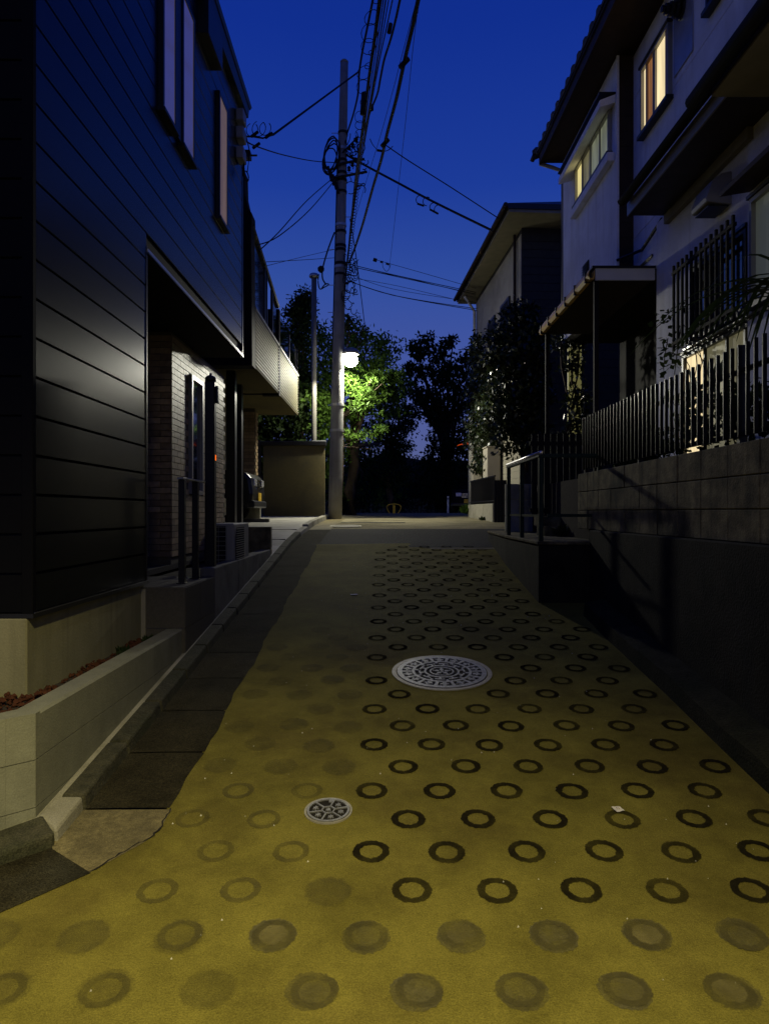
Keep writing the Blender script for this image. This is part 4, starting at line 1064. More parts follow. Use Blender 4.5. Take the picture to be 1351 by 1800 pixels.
for yy in (105, 250):
    c = along(p4, yy); m = MB(); m.tube([c+Vector((-.05,0,-.06)), c+Vector((.05,0,.05))], .035, 8); m.build("clamp", M_CABLE, c4)
# spiral hanger below
m = MB(); hp = []
for i in range(240):
    t = i/239; y_ = 330+t*200; c = along(p2, y_) if i % 12 == 0 else None
a0, a1 = along(p2, 325), along(p2, 520)
m.tube([a0+(a1-a0)*(i/300)+Vector((.045*math.cos(i*.9)+.03, .045*math.sin(i*.9), 0)) for i in range(300)], .006, 4)
m.build("spiral_hanger", M_CABLE, c2)

def drop_wire(name, label, pts, r, sag=0, group=None, n=14):
    if len(pts) == 2:
        a, b = pts; pts = [a+(b-a)*(i/n)+Vector((0,0,-4*sag*(i/n)*(1-i/n))) for i in range(n+1)]
    else: pts = smooth(pts, 5)
    o = MB().tube(pts, r, 5).build(name, M_CABLE)
    return tag(o, label, "cable", group)
s1 = drop_wire("service_cable", "service cable slanting from the thick lines down to the dark house eave", [P(632,125,12.6), P(560,178,11.2), P(480,237,9.6)], .016)
m = MB()
for (x,y,rr) in ((443,228,.085),(455,226,.10),(466,226,.085)):
    m.torus(P(x,y,9.4), (.3,1,.1), rr, .006, 16, 4, 0, 5.2)
m.tube([P(480,237,9.6), P(462,243,9.4), P(445,240,9.25), P(432,240,9.15)], .012)
for x, y in ((447,236),(472,238),(450,256)): m.tube([P(x-5,y+4,9.4), P(x+6,y-4,9.45)], .022, 6)
m.build("loop_connector", M_CABLE, s1)
drop_wire("service_cable", "slack service cable from the dark house eave to the utility pole coils", [P(432,248,9.15), P(452,258,9.5), P(500,273,12), P(550,283,15), P(592,286,17)], .010)
drop_wire("service_cable", "upper of the two crossing cables from the pole to the balcony house", [P(591,308,17), P(540,352,14.5), P(490,408,12), P(455,441,10.8)], .010, 0, None)
drop_wire("service_cable", "lower of the two crossing cables from the pole to the balcony house", [P(592,312,17), P(545,368,14.5), P(490,415,12), P(452,431,10.8)], .010)
drop_wire("telephone_wire", "thin level wire from the pole to the sloping balcony screen", [P(590,453,17), P(530,457,14.5), P(456,461,11.3)], .006)
drop_wire("telephone_wire", "second thin wire crossing the level one beside the thin mast", [P(590,438,17), P(530,452,14.5), P(458,470,11.3)], .005)
mc = drop_wire("mast_cable", "cable with a round knob swinging from the pole to the thin mast", [P(588,408,17), P(576,440,17.2), P(567,472,17.6), P(567,490,17.8), P(573,500,17.8)], .020)
m = MB(); m.lathe([(.03,-.09),(.08,-.04),(.085,.03),(.03,.08)], tuple(P(564,473,17.7)), 12)
m.tube(smooth([P(560,482,17.9), P(559,495,17.9), P(562,508,17.9), P(570,505,17.9), P(578,500,17.9), P(572,499,17.9), P(565,507,17.9)], 4), .016, 5)
m.build("knob", M_CABLE, mc)
tk = drop_wire("service_cable", "thick cable with a hanging bundle of spacers running to the beige house eave", [P(608,272,17), P(640,290,16.7), P(700,322,16.1), P(760,354,15.5), P(866,406,14.5)], .026)
m = MB()
for (x,y) in ((738,355),(750,358),(762,368),(770,372)):
    a = P(x,y-8,15.5); m.torus(a+Vector((0,0,-.05)), (.2,1,.2), .09, .010, 12, 4, 2.4, 6.2)
m.tube([P(733,358,15.5), P(745,362,15.5)], .022, 6); m.tube([P(755,368,15.5), P(770,376,15.5)], .022, 6)
m.build("spacer_bundle", M_CABLE, tk)
us = drop_wire("service_cable", "thinner cable above it from the rightmost line to the beige house roof", [P(676,254,13.4), P(720,284,13.7), P(790,328,14.1), P(876,384,14.6)], .011)
m = MB(); m.tube(smooth([P(650,244,13.2), P(656,256,13.2), P(668,266,13.3), P(682,264,13.3), P(690,257,13.4)], 4), .008, 4); m.tube([P(662,264,13.3), P(674,266,13.3)], .022, 6)
m.build("splice_loop", M_CABLE, us)
G3 = "wire bundle from the pole to the far corner of the beige house"
for i, (a, b, c) in enumerate((((612,464),(700,485),(836,514)), ((614,468),(700,487),(836,517)), ((640,474),(720,490),(836,519)), ((608,487),(700,503),(834,535)), ((606,491),(690,519),(838,546)), ((612,494),(700,521),(838,543)), ((614,482),(690,508),(838,532)))):
    drop_wire("telephone_wire", ["highest strand of the upper wire bundle running to the beige house corner", "second strand of the upper wire bundle running to the beige house corner", "lowest strand of the upper wire bundle, starting right of the pole", "thin wire hanging midway between the two bundles to the beige house", "highest strand of the lower wire bundle sagging to the beige house", "lowest strand of the lower wire bundle sagging to the beige house", "thin wire just under the upper bundle to the beige house"][i], [P(*a,17), P(*b,18), P(*c,19.0)], .006 if i in (2,3,6) else .010, 0, G3)
fk = drop_wire("telephone_wire", "topmost thin wire with small weights above the loose bundle", [P(658,456,19.5), P(690,465,19.5), P(750,482,19.3), P(836,507,19.1)], .007)
m = MB(); m.tube([P(656,456,19.5), P(662,458,19.5)], .05, 6); m.tube([P(668,460,19.5), P(673,461,19.5)], .03, 6); m.tube([P(678,463,19.5), P(684,465,19.5)], .03, 6)
m.tube(smooth([P(672,461,19.5), P(673,470,19.5), P(679,477,19.5), P(684,472,19.5), P(686,465,19.5)], 4), .007, 4); m.build("weights", M_CABLE, fk)
drop_wire("telephone_wire", "wire dropping steeply from the pole into the dark trees", [P(615,385,17), P(624,440,20), P(632,500,23), P(643,590,27)], .014)

# ================================================================== RIGHT SIDE
XR = 2.1
RW = thing("retaining_wall", "dark stained lower concrete retaining wall along the right of the slope", "wall", (XR, 3, 0))
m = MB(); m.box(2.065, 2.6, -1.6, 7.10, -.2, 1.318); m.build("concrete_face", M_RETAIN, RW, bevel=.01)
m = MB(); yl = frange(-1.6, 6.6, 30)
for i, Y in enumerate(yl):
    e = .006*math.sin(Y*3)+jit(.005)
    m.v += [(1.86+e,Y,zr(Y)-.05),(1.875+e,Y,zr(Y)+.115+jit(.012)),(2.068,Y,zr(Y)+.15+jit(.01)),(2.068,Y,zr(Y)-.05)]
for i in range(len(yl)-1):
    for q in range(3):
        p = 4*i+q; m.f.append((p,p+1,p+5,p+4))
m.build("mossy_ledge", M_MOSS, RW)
BWL = thing("block_wall", "old stained concrete block wall under the black picket fence", "wall", (XR, 5, 1.32))
y = 7.63 - .37*24
mats_z = [(1.321,1.514),(1.519,1.711),(1.716,1.91)]
for ci, (z0, z1) in enumerate(mats_z):
    y = 7.63
    while y > -1.3:
        m = MB(); dx = jit(.004); m.box(XR+dx, XR+.12, y-.367, y-.003, z0, z1); m.build("concrete_block", M_BLOCK, BWL, bevel=.005); y -= .37
m = MB(); m.box(XR+.012, XR+.11, -1.4, 7.62, 1.32, 1.90); m.build("mortar_core", M_RETAIN, BWL)
FN = thing("picket_fence", "black metal picket fence standing on the old block wall at right", "fence", (XR, 5, 1.91))
pk = MB(); pk.box(-.012, .012, -.0045, .0045, 1.955, 2.512); pkm = pk.mesh("picket", pm("fence_paint", (.004,.004,.0035), rough=.35, spec=.2))
y = 7.58
while y > 2.2:
    link("picket", pkm, FN, loc=(XR+.05, y, 0)); y -= .0925
for z in (1.975, 2.36):
    m = MB(); m.box(XR+.064, XR+.088, 2.1, 7.62, z-.014, z+.014); m.build("rail", M_BLACK, FN)
for yy in (7.6, 6.0, 4.3, 2.6):
    m = MB(); m.box(XR+.065, XR+.105, yy-.02, yy+.02, 1.905, 2.52); m.build("post", M_BLACK, FN)
struct(MB().box(2.20, 9, -1.6, 12.5, 1.2, 1.88).build("garden_terrace", M_SOIL))

# ---- landing with handrail and steps
LD = thing("landing", "raised concrete landing at the upper right edge of the slope", "landing", (1.8, 9, 1))
m = MB(); m.prism([(1.555,7.08),(2.55,7.08),(2.55,11.1),(1.64,11.1),(1.555,9.0)], -.1, 1.165); m.build("base", M_RETAIN, LD, bevel=.01)
m = MB(); m.prism([(1.54,7.07),(2.55,7.07),(2.55,11.15),(1.63,11.15),(1.54,9.0)], 1.168, 1.205); m.build("top_slab", M_BLOCK, LD, bevel=.008)
ST = thing("entrance_steps", "two low grooved block steps behind the dark green handrail", "steps", (2.2, 8.8, 1.2))
for i in range(2):
    for j in range(3):
        m = MB(); x0 = 1.95+j*.235; yb = 8.6+i*.16; z0 = 1.207+i*.118; m.box(x0, x0+.231, yb, yb+.4, z0, z0+.114)
        for g in range(6): m.box(x0+.018+g*.035, x0+.03+g*.035, yb-.006, yb+.001, z0+.012, z0+.102)
        m.build("step_block", M_BLOCK, ST, bevel=0)
GT = thing("garden_gate", "dark garden gate at the head of the grooved steps", "gate", (2.2, 9.4, 1.4))
for i in range(8):
    m = MB(); m.box(1.97+i*.085, 1.97+i*.085+.07, 9.40, 9.42, 1.46, 2.55); m.build("gate_board", M_MATTB, GT)
m = MB(); m.box(1.95, 2.66, 9.42, 9.45, 1.5, 1.55); m.box(1.95, 2.66, 9.42, 9.45, 2.4, 2.45); m.build("gate_rail", M_MATTB, GT)
HG = thing("landing_handrail", "dark green handrail with a bright pale cap on the landing", "handrail", (1.6, 8, 1.2))
for (x, yy) in ((1.585, 7.12), (1.585, 8.10), (1.575, 8.90), (2.18, 7.12)):
    m = MB(); m.box(x-.022, x+.022, yy-.022, yy+.022, 1.205, 2.06); m.build("post", M_GREENR, HG, bevel=.004)
m = MB(); m.box(1.555, 1.605, 7.09, 8.98, 2.06, 2.078); m.build("top_bar", M_GREENR, HG)
m = MB(); m.tube([(1.578, 7.08, 2.100),(1.578, 8.0, 2.100),(1.578, 9.02, 2.100)], .021, 14); m.build("rail_cap", M_RAILTOP, HG, True)
m = MB(); m.box(1.60, 2.205, 7.10, 7.14, 2.05, 2.09); m.build("return_bar", M_GREENR, HG, bevel=.004)
m = MB(); m.box(1.65, 2.16, 7.11, 7.13, 1.45, 1.48); m.box(1.574, 1.594, 7.15, 8.88, 1.45, 1.475); m.build("lower_bar", M_GREENR, HG)
PWL = thing("pier_wall", "short weathered block pier behind the landing handrail posts", "wall", (2.0, 10.5, 1.2))
for i in range(3):
    for j in range(2):
        z0 = 1.206+i*.238; x0 = 1.80+j*.2
        m = MB(); m.box(x0, x0+.196, 10.4, 10.52, z0, z0+.233); m.build("concrete_block", M_BLOCK if False else M_STRIP, PWL, bevel=.004)

# ---- white stuccoed house
RH = thing("white_house", "white stuccoed two-storey house with lit upstairs windows at right", "house", (5, 6, 1.9))
m = MB(); m.box(3.02, 9, 1.0, 7.80, 1.85, 4.70); m.box(3.085, 9, .5, 8.62, 4.25, 7.10); m.box(2.875, 9, 8.625, 11.20, 4.22, 7.10); m.build("wall", M_STUCCO, RH)
m = MB(); m.box(3.75, 9, 7.82, 11.2, 1.85, 4.2); m.build("porch_wall", M_MATTB, RH)
m = MB(); m.box(3.0, 9, 7.81, 11.19, 4.192, 4.212); m.build("porch_shade_sheet", M_MATTB, RH)  # black sheet added to put shade under the upper floor
# upstairs cladding panels with open joints
ycols = [(8.615,7.395),(7.388,5.60),(5.593,3.8),(3.793,2.0)]
z = 4.28; k = 0
while z < 7.05:
    z1 = min(z+.562, 7.09)
    for a, b in ycols:
        m = MB(); m.box(3.05, 3.083, b, a, z, z1); m.build("stucco_panel", M_STUCCO, RH, bevel=.003)
    z += .568
m = MB(); m.box(3.0835, 3.0845, 2, 8.61, 4.28, 7.09); m.build("panel_joint_backing", M_SEAM, RH)
# projecting bay at the far end: brown end face, white facing
m = MB(); m.box(2.85, 2.873, 8.63, 11.2, 4.22, 7.095); m.build("bay_facing", M_STUCCO, RH)
for i in range(15):
    m = MB(); m.box(2.868, 3.048, 8.60, 8.618, 4.30+i*.187, 4.30+(i+1)*.187-.004); m.build("end_board", M_BROWN, RH)
m = MB(); m.box(2.845, 2.872, 8.597, 8.628, 4.22, 7.1); m.build("corner_bead", M_STUCCO, RH)
# eave: soffit, fascia, tile row
m = MB(); m.hexa([(2.60,1,7.12),(9,1,7.12),(9,11.3,7.12),(2.50,11.3,7.12),(2.60,1,7.16),(9,1,7.16),(9,11.3,7.16),(2.50,11.3,7.16)]); m.build("soffit", M_BROWN, RH)
m = MB(); m.hexa([(2.585,1,7.10),(2.61,1,7.10),(2.51,11.3,7.10),(2.485,11.3,7.10),(2.585,1,7.24),(2.61,1,7.24),(2.51,11.3,7.24),(2.485,11.3,7.24)]); m.build("fascia", M_BROWN, RH)
m = MB(); m.hexa([(2.56,1,7.24),(9,1,9.8),(9,11.42,9.8),(2.46,11.42,7.24),(2.56,1,7.28),(9,1,9.84),(9,11.42,9.84),(2.46,11.42,7.28)]); roof = m.build("roof", M_KAWARA, RH)
tl = MB(); tl.extr([(-.13,.0),(-.10,.045),(-.02,.05),(.03,.02),(.10,.012),(.135,.02),(.135,-.012),(-.13,-.02)], 'y', 0, .30)
tlm = bpy.data.meshes.new("roof_tile"); tm = MB()
for v in tl.v: tm.v.append((v[1], v[0], v[2]))
tm.f = [tuple(reversed(f)) for f in tl.f]; tlm = tm.mesh("roof_tile", M_KAWARA)
y = 11.38
while y > 6.0:
    o = link("roof_tile", tlm, roof, loc=(2.44+.0105*(11.4-y)*.9, y, 7.285)); o.rotation_euler = (0, -R(20), 0); y -= .268
m = MB(); m.tube([(2.46,11.40,7.27),(2.42,11.40,7.27),(2.41,11.46,7.24)], .04, 6); m.lathe([(.02,-.06),(.07,-.03),(.075,.04),(.03,.09)], (2.47,11.40,7.33), 10); m.build("ridge_end_tile", M_KAWARA, roof)
m = MB(); m.tube([(2.50,11.32,7.12),(2.70,11.30,7.05),(2.83,11.26,6.98),(2.86,11.25,6.8),(2.86,11.25,3.9)], .032, 8); m.build("downpipe", M_GREYP, RH, True)
# upstairs lit window
def rwin(nm, X, y0, y1, z0, z1, panes, frame=M_GREYP, lab=None, depth=.05):
    t = .035
    m = MB()
    m.box(X-depth, X+.04, y0, y0+t, z0, z1); m.box(X-depth, X+.04, y1-t, y1, z0, z1)
    m.box(X-depth, X+.04, y0+t, y1-t, z0, z0+t); m.box(X-depth, X+.04, y0+t, y1-t, z1-t, z1)
    f = m.build(nm, frame, RH)
    if lab: f["label"] = lab
    for a, b, mat in panes:
        m = MB(); m.box(X-.012, X-.006, y0+t+(y1-y0-2*t)*a, y0+t+(y1-y0-2*t)*b, z0+t, z1-t); m.build("pane", mat, f)
        e = y0+t+(y1-y0-2*t)*b
        if b < .99:
            m = MB(); m.box(X-.035, X-.004, e-.014, e+.014, z0+t, z1-t); m.build("stile", frame, f)
    m = MB(); m.box(X-depth-.03, X+.02, y0-.03, y1+.03, z0-.045, z0-.003); m.build("sill", M_BLACK, f)
    m = MB(); m.box(X-depth-.015, X+.02, y0-.02, y1+.02, z1+.002, z1+.03); m.build("head_cap", M_BLACK, f)
    return f
rwin("window", 3.05, 7.44, 8.25, 5.92, 6.70, [(0,.08,M_LITORANGE),(.08,.50,M_LITWARM),(.50,.56,M_CURT),(.56,.84,M_LITORANGE),(.84,1,M_LITWARM)], lab="small upstairs window glowing cream and orange")
rwin("window", 2.85, 8.80, 10.36, 6.02, 6.56, [(0,.26,M_LITDIM),(.26,.54,M_LITDIM),(.54,.80,M_LITDIM2),(.80,1,M_LITGREEN)], lab="wide upstairs window under a hood, partly lit yellow")
rwin("window", 3.05, 5.2, 6.57, 6.19, 7.05, [(0,.5,M_GLASS),(.5,1,M_GLASS)], M_BLACK, lab="dark upstairs window at the top edge")
m = MB(); m.hexa([(2.655,8.66,6.50),(2.848,8.66,6.56),(2.848,10.72,6.56),(2.655,10.72,6.50),(2.655,8.66,6.585),(2.848,8.66,6.66),(2.848,10.72,6.66),(2.655,10.72,6.585)]); hood = m.build("window_hood", M_STUCCO, RH)
m = MB(); m.box(2.645, 2.849, 8.65, 10.73, 6.664, 6.682); m.build("hood_flashing", M_BLACK, hood)
m = MB(); m.box(2.76, 2.848, 8.70, 10.46, 5.86, 5.97); m.build("window_ledge", M_STUCCO, RH, bevel=.006)
m = MB(); m.box(2.835, 2.849, 9.78, 10.05, 4.80, 5.02); v = m.build("wall_vent", M_BLACK, RH)
for i in range(6):
    m = MB(); m.hexa([(2.815,9.79,4.81+i*.034),(2.834,9.79,4.82+i*.034),(2.834,10.04,4.82+i*.034),(2.815,10.04,4.81+i*.034),(2.815,9.79,4.817+i*.034),(2.834,9.79,4.83+i*.034),(2.834,10.04,4.83+i*.034),(2.815,10.04,4.817+i*.034)]); m.build("vent_slat", M_BLACK, v)
# smooth cover panel and black vent cowl
m = MB(); m.box(3.036, 3.047, 6.93, 7.375, 6.06, 7.08); m.build("cover_panel", pm("smooth_cover", (.30,.31,.36), rough=.22, spec=.8), RH, bevel=.003)
m = MB()
for i, (r_, x) in enumerate(((.10,3.03),(.085,2.98),(.07,2.93),(.055,2.885),(.035,2.85))):
    m.extr([(7.17+r_*math.cos(k*.5236), 6.64+r_*math.sin(k*.5236)) for k in range(12)], 'x', x-.022, x+.005)
m.tube([(3.03,7.17,6.64),(2.86,7.17,6.64)], .03, 8); m.build("vent_cowl", M_BLACK, RH)
m = MB(); m.box(3.04, 3.048, 7.13, 7.17, 5.06, 5.28); m.build("drain_slot", M_BLACK, RH)
# lean-to roof between the floors
m = MB(); m.hexa([(2.60,5.1,4.66),(3.02,5.1,4.66),(3.02,7.48,4.66),(2.60,7.48,4.66),(2.60,5.1,4.80),(3.048,5.1,4.98),(3.048,7.48,4.98),(2.60,7.48,4.80)]); m.build("lean_to_roof", M_KAWARA, RH)
m = MB(); m.box(2.585, 2.60, 5.09, 7.49, 4.655, 4.79); m.build("lean_to_fascia", M_GREYP, RH)
m = MB(); m.extr([(2.52+.05*math.cos(R(180+20*k)), 4.80+.05*math.sin(R(180+20*k))) for k in range(10)]+[(2.58,4.81)], 'y', 5.1, 7.45); m.build("lean_to_gutter", M_MATTB, RH)
m = MB(); m.box(2.966, 3.018, 5.745, 7.46, 4.56, 4.658); m.build("frieze", M_SOFFIT, RH)
m = MB(); m.tube([(3.046,7.98,4.42),(3.046,8.52,4.42)], .018, 6); m.tube([(2.84,8.58,4.58),(3.04,8.3,4.6),(3.04,7.7,4.72)], .018, 6); m.build("wall_pipe", M_BLACK, RH)
# second projecting roof nearer the viewer with a round gutter
m = MB(); m.hexa([(2.36,1,4.52),(3.0,1,4.52),(3.0,5.06,4.52),(2.36,5.06,4.52),(2.36,1,4.60),(3.0,1,4.86),(3.0,5.06,4.86),(2.36,5.06,4.60)]); m.build("porch_roof", M_KAWARA, RH)
m = MB(); m.box(2.36, 3.0, 1, 5.07, 4.50, 4.518); m.build("porch_soffit", M_SOFFIT, RH)
m = MB(); m.tube([(2.30,1,4.60),(2.30,5.25,4.56)], .055, 12); m.build("porch_gutter", M_MATTB, RH, True)
m = MB(); m.box(2.965, 3.019, 1.0, 5.74, 1.9, 4.49); m.build("wall_section", M_STUCCO, RH, bevel=.005)
# cooker hood vent
m = MB(); m.extr([(3.019,4.18),(2.80,4.20),(2.79,4.24),(2.84,4.38),(2.93,4.45),(3.019,4.47)], 'y', 6.10, 6.40); m.build("vent_hood", M_GREYP, RH, bevel=.008)
m = MB(); m.box(2.82, 3.0, 6.12, 6.38, 4.17, 4.178); m.build("vent_opening", M_BLACK, RH)
# barred window and the lit window below
f = rwin("window", 3.02, 5.78, 6.80, 3.17, 3.85, [(0,.5,M_GLASS),(.5,1,M_GLASS)], M_BLACK, lab="dark barred window above the fence")
gb = MB(); gb.box(-.011, .011, -.011, .011, 3.08, 3.92); gbm = gb.mesh("grille_bar", M_MATTB)
for i in range(13): link("grille_bar", gbm, f, loc=(2.84, 5.72+i*.098, 0))
m = MB(); m.box(2.83, 2.86, 5.70, 6.93, 3.83, 3.86); m.box(2.83, 2.86, 5.70, 6.93, 3.14, 3.17); m.build("grille_rail", M_MATTB, f)
rwin("window", 3.02, 4.85, 7.02, 2.02, 3.06, [(0,.22,M_LITDIM),(.22,.45,M_LITDIM2),(.45,.6,M_LITDIM2),(.6,.80,M_LITDIM2),(.80,1,M_LITWARM)], M_BLACK, lab="lit ground floor window behind the fence with a bright cream curtain")
m = MB(); m.box(2.93, 3.019, 5.60, 6.9, 3.085, 3.10); m.build("window_ledge", M_TRIML, RH)
f = rwin("window", 2.965, 4.6, 5.62, 3.16, 4.0, [(0,.5,M_LITDIM3),(.5,1,M_LITDIM3)], M_GREYP, lab="pale frosted window at the right edge")
m = MB(); m.hexa([(2.72,4.4,4.06),(2.963,4.4,4.10),(2.963,5.70,4.10),(2.72,5.70,4.06),(2.72,4.4,4.10),(2.963,4.4,4.16),(2.963,5.70,4.16),(2.72,5.70,4.10)]); m.build("window_hood", M_BROWN, RH)
# entrance canopy
CN = thing("entrance_canopy", "flat white edged entrance canopy with an amber gutter on slim posts", "canopy", (2.6, 9, 4.1))
m = MB(); m.box(2.34, 3.0, 7.81, 10.25, 4.10, 4.19); m.build("deck", M_BROWN, CN)
m = MB(); m.box(2.34, 2.998, 7.785, 7.808, 4.075, 4.205); m.build("front_fascia", M_WHITEP, CN)
m = MB(); m.box(2.30, 3.0, 7.77, 10.27, 4.207, 4.23); m.build("top_sheet", M_BLACK, CN)
m = MB(); m.extr([(2.27,4.19),(2.255,4.13),(2.28,4.09),(2.325,4.09),(2.335,4.13),(2.335,4.19),(2.328,4.19),(2.325,4.13),(2.31,4.10),(2.285,4.10),(2.265,4.135),(2.277,4.19)], 'y', 7.8, 10.27); m.build("gutter", M_POLYC, CN)
for i in range(6):
    m = MB(); m.box(2.25, 2.34, 7.9+i*.45, 7.915+i*.45, 4.08, 4.2); m.build("gutter_bracket", M_BLACK, CN)
for (x, yy) in ((2.36, 10.2), (2.36, 7.84)):
    m = MB(); m.box(x-.024, x+.024, yy-.024, yy+.024, 1.2 if yy > 9 else 1.3, 4.10); m.build("post", M_MATTB, CN)
m = MB(); m.box(3.70, 3.745, 8.1, 9.0, 1.95, 3.9); d_ = m.build("front_door", M_MATTB, RH)
m = MB(); m.box(3.65, 3.70, 8.16, 8.19, 2.7, 3.1); m.build("handle", M_STEEL, d_)
m = MB(); m.box(3.66, 3.74, 9.05, 9.15, 1.9, 4.1); m.build("porch_pillar", M_STUCCO, RH)
m = MB(); m.box(3.73, 3.748, 7.9, 8.05, 3.0, 3.18); m.build("name_plate", M_WHITEP, RH)
m = MB(); m.box(3.02, 3.24, 11.55, 11.6, 2.6, 4.25); lw_ = m.build("glowing_wall_piece", pm("wall_glow_yellow", (.4,.38,.2), (.3,.28,.15), scale=6, rough=.6, emit=(.80,.74,.25), estr=.13), RH)  # added glowing piece, stands in for light falling on the house wall

# ---- beige house beyond
A3 = Vector((2.945, 15.1)); D3 = Vector((-.061, 1)).normalized(); I3 = Vector((1, .061)).normalized()
def q3(u, w_, z): p = A3 + D3*u + I3*w_; return (p.x, p.y, z)
def bx3(m, u0, u1, w0, w1, z0, z1):
    return m.hexa([q3(u0,w0,z0),q3(u0,w1,z0),q3(u1,w1,z0),q3(u1,w0,z0),q3(u0,w0,z1),q3(u0,w1,z1),q3(u1,w1,z1),q3(u1,w0,z1)])
H3 = thing("beige_house", "beige two-storey house overgrown with ivy beyond the entrance canopy", "house", (4, 17.5, 1.3))
m = MB(); bx3(m, .02, 5.1, .01, 6, 1.1, 7.62); m.build("wall", M_DARKS, H3)
zz = 1.35
while zz < 7.5:
    m = MB(); bx3(m, .03, 5.1, -.004, .012, zz, zz+.146); m.build("siding_board", M_BEIGES, H3); zz += .15
for i in range(34):
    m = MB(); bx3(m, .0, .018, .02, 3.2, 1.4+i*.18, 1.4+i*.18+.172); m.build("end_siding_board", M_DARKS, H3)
m = MB(); bx3(m, -.75, 5.6, -.45, 6.5, 7.63, 7.69); m.build("soffit", M_SOFFIT, H3)
m = MB(); bx3(m, -.78, 5.63, -.48, 6.5, 7.69, 7.80); m.build("eave", M_BLACK, H3)
m = MB(); m.add([q3(-.78,-.48,7.80),q3(5.63,-.48,7.80),q3(5.63,6.5,7.80),q3(-.78,6.5,7.80),q3(1.8,3,9.1),q3(3.2,3,9.1)], [(0,1,5,4),(1,2,5),(2,3,4,5),(3,0,4)]); m.build("roof", M_KAWARA, H3)
m = MB(); m.tube([q3(-.80,-.53,7.76),q3(5.65,-.53,7.76)], .05, 8); m.build("gutter", M_BROWN, H3)
for (xa, xb, yt, yb) in ((859,871,498,540),(881.5,897,460,530)):
    def uof(x): k = (x-675.5)/F; return (k*A3.y-A3.x)/(D3.x-k*D3.y)
    u0, u1 = uof(xb), uof(xa); Ym = (A3+D3*u0).y; z1 = fz(yt, (A3+D3*u1).y); z0 = fz(yb, (A3+D3*u0).y)
    z0, z1 = 5.35, 6.45
    m = MB(); bx3(m, u0, u1, -.05, 0, z0, z1); f = m.build("window", M_BLACK, H3)
    m = MB(); bx3(m, u0+.06, u1-.06, -.054, -.05, z0+.06, z1-.06); m.build("pane", M_DARK, f)
m = MB(); m.tube([q3(.35,-.06,7.6),q3(.35,-.06,3)], .035, 6); m.build("downpipe", M_BROWN, H3)
m = MB(); m.tube([q3(4.75,-.4,7.6),q3(4.85,-.10,7.2),q3(4.9,-.08,4.4)], .04, 6); m.tube([q3(5.0,-.10,4.4),q3(5.0,-.16,4.25),q3(4.98,-.18,1.4)], .075, 8); m.build("downpipe", M_WHITEP, H3, True)
m = MB(); bx3(m, 2.6, 3.3, -.05, .0, 2.5, 3.9); m.build("dark_window", M_BLACK, H3)
for (nm, lab, u0, u1, w0, w1, z1) in (("meter_cabinet","nearer tall beige cabinet against the beige house behind the small fence",1.75,2.25,-.38,-.06,3.05),("meter_cabinet","farther beige cabinet beside the pale downpipe of the beige house",3.9,4.3,-.32,-.06,2.98)):
    t = thing(nm, lab, "cabinet", q3(u0, w0, 1.4))
    m = MB(); bx3(m, u0, u1, w0, w1, 1.4, z1); m.build("casing", M_BEIGEB, t, bevel=.012)
    m = MB(); bx3(m, u0-.02, u1+.02, w0-.02, w1, z1+.002, z1+.03); m.build("lid", M_BEIGEB, t)
    m = MB(); bx3(m, u0+.06, u0+.18, w0-.012, w0, z1-.28, z1-.24); m.build("latch", M_BLACK, t)
# small front wall and fence of the beige house
def w3(Y): return 3.35-.061*Y
SW = thing("front_wall", "low pale concrete wall under the small black fence of the beige house", "wall", (w3(17), 17, 1.3))
for a, b in ((15.6,16.6),(16.605,17.6),(17.605,18.6)):
    m = MB(); m.hexa([(w3(a),a,1.1),(w3(a)+.12,a,1.1),(w3(b)+.12,b,1.1),(w3(b),b,1.1),(w3(a),a,1.69),(w3(a)+.12,a,1.69),(w3(b)+.12,b,1.69),(w3(b),b,1.69)]); m.build("wall_block", M_STRIP, SW, bevel=.01)
SF = thing("small_fence", "small black bar fence in front of the beige house cabinets", "fence", (w3(17), 17, 1.7))
y = 15.65
while y < 18.6:
    m = MB(); m.box(w3(y)+.05, w3(y)+.07, y-.01, y+.01, 1.69, 2.30); m.build("bar", M_BLACK, SF); y += .11
for z in (1.74, 2.29):
    m = MB(); m.hexa([(w3(15.6)+.045,15.6,z),(w3(15.6)+.075,15.6,z),(w3(18.6)+.075,18.6,z),(w3(18.6)+.045,18.6,z),(w3(15.6)+.045,15.6,z+.03),(w3(15.6)+.075,15.6,z+.03),(w3(18.6)+.075,18.6,z+.03),(w3(18.6)+.045,18.6,z+.03)]); m.build("rail", M_BLACK, SF)
SG = thing("side_gate", "narrow dark gate between the small fence and the landing", "gate", (2.5, 15.4, 1.2))
for i in range(4):
    m = MB(); m.box(2.40+i*.07, 2.40+i*.07+.064, 15.38, 15.42, 1.25, 2.2); m.build("gate_board", M_BLACK, SG)
m = MB(); m.box(2.39, 2.69, 15.42, 15.45, 1.9, 1.95); m.build("gate_rail", M_BLACK, SG)

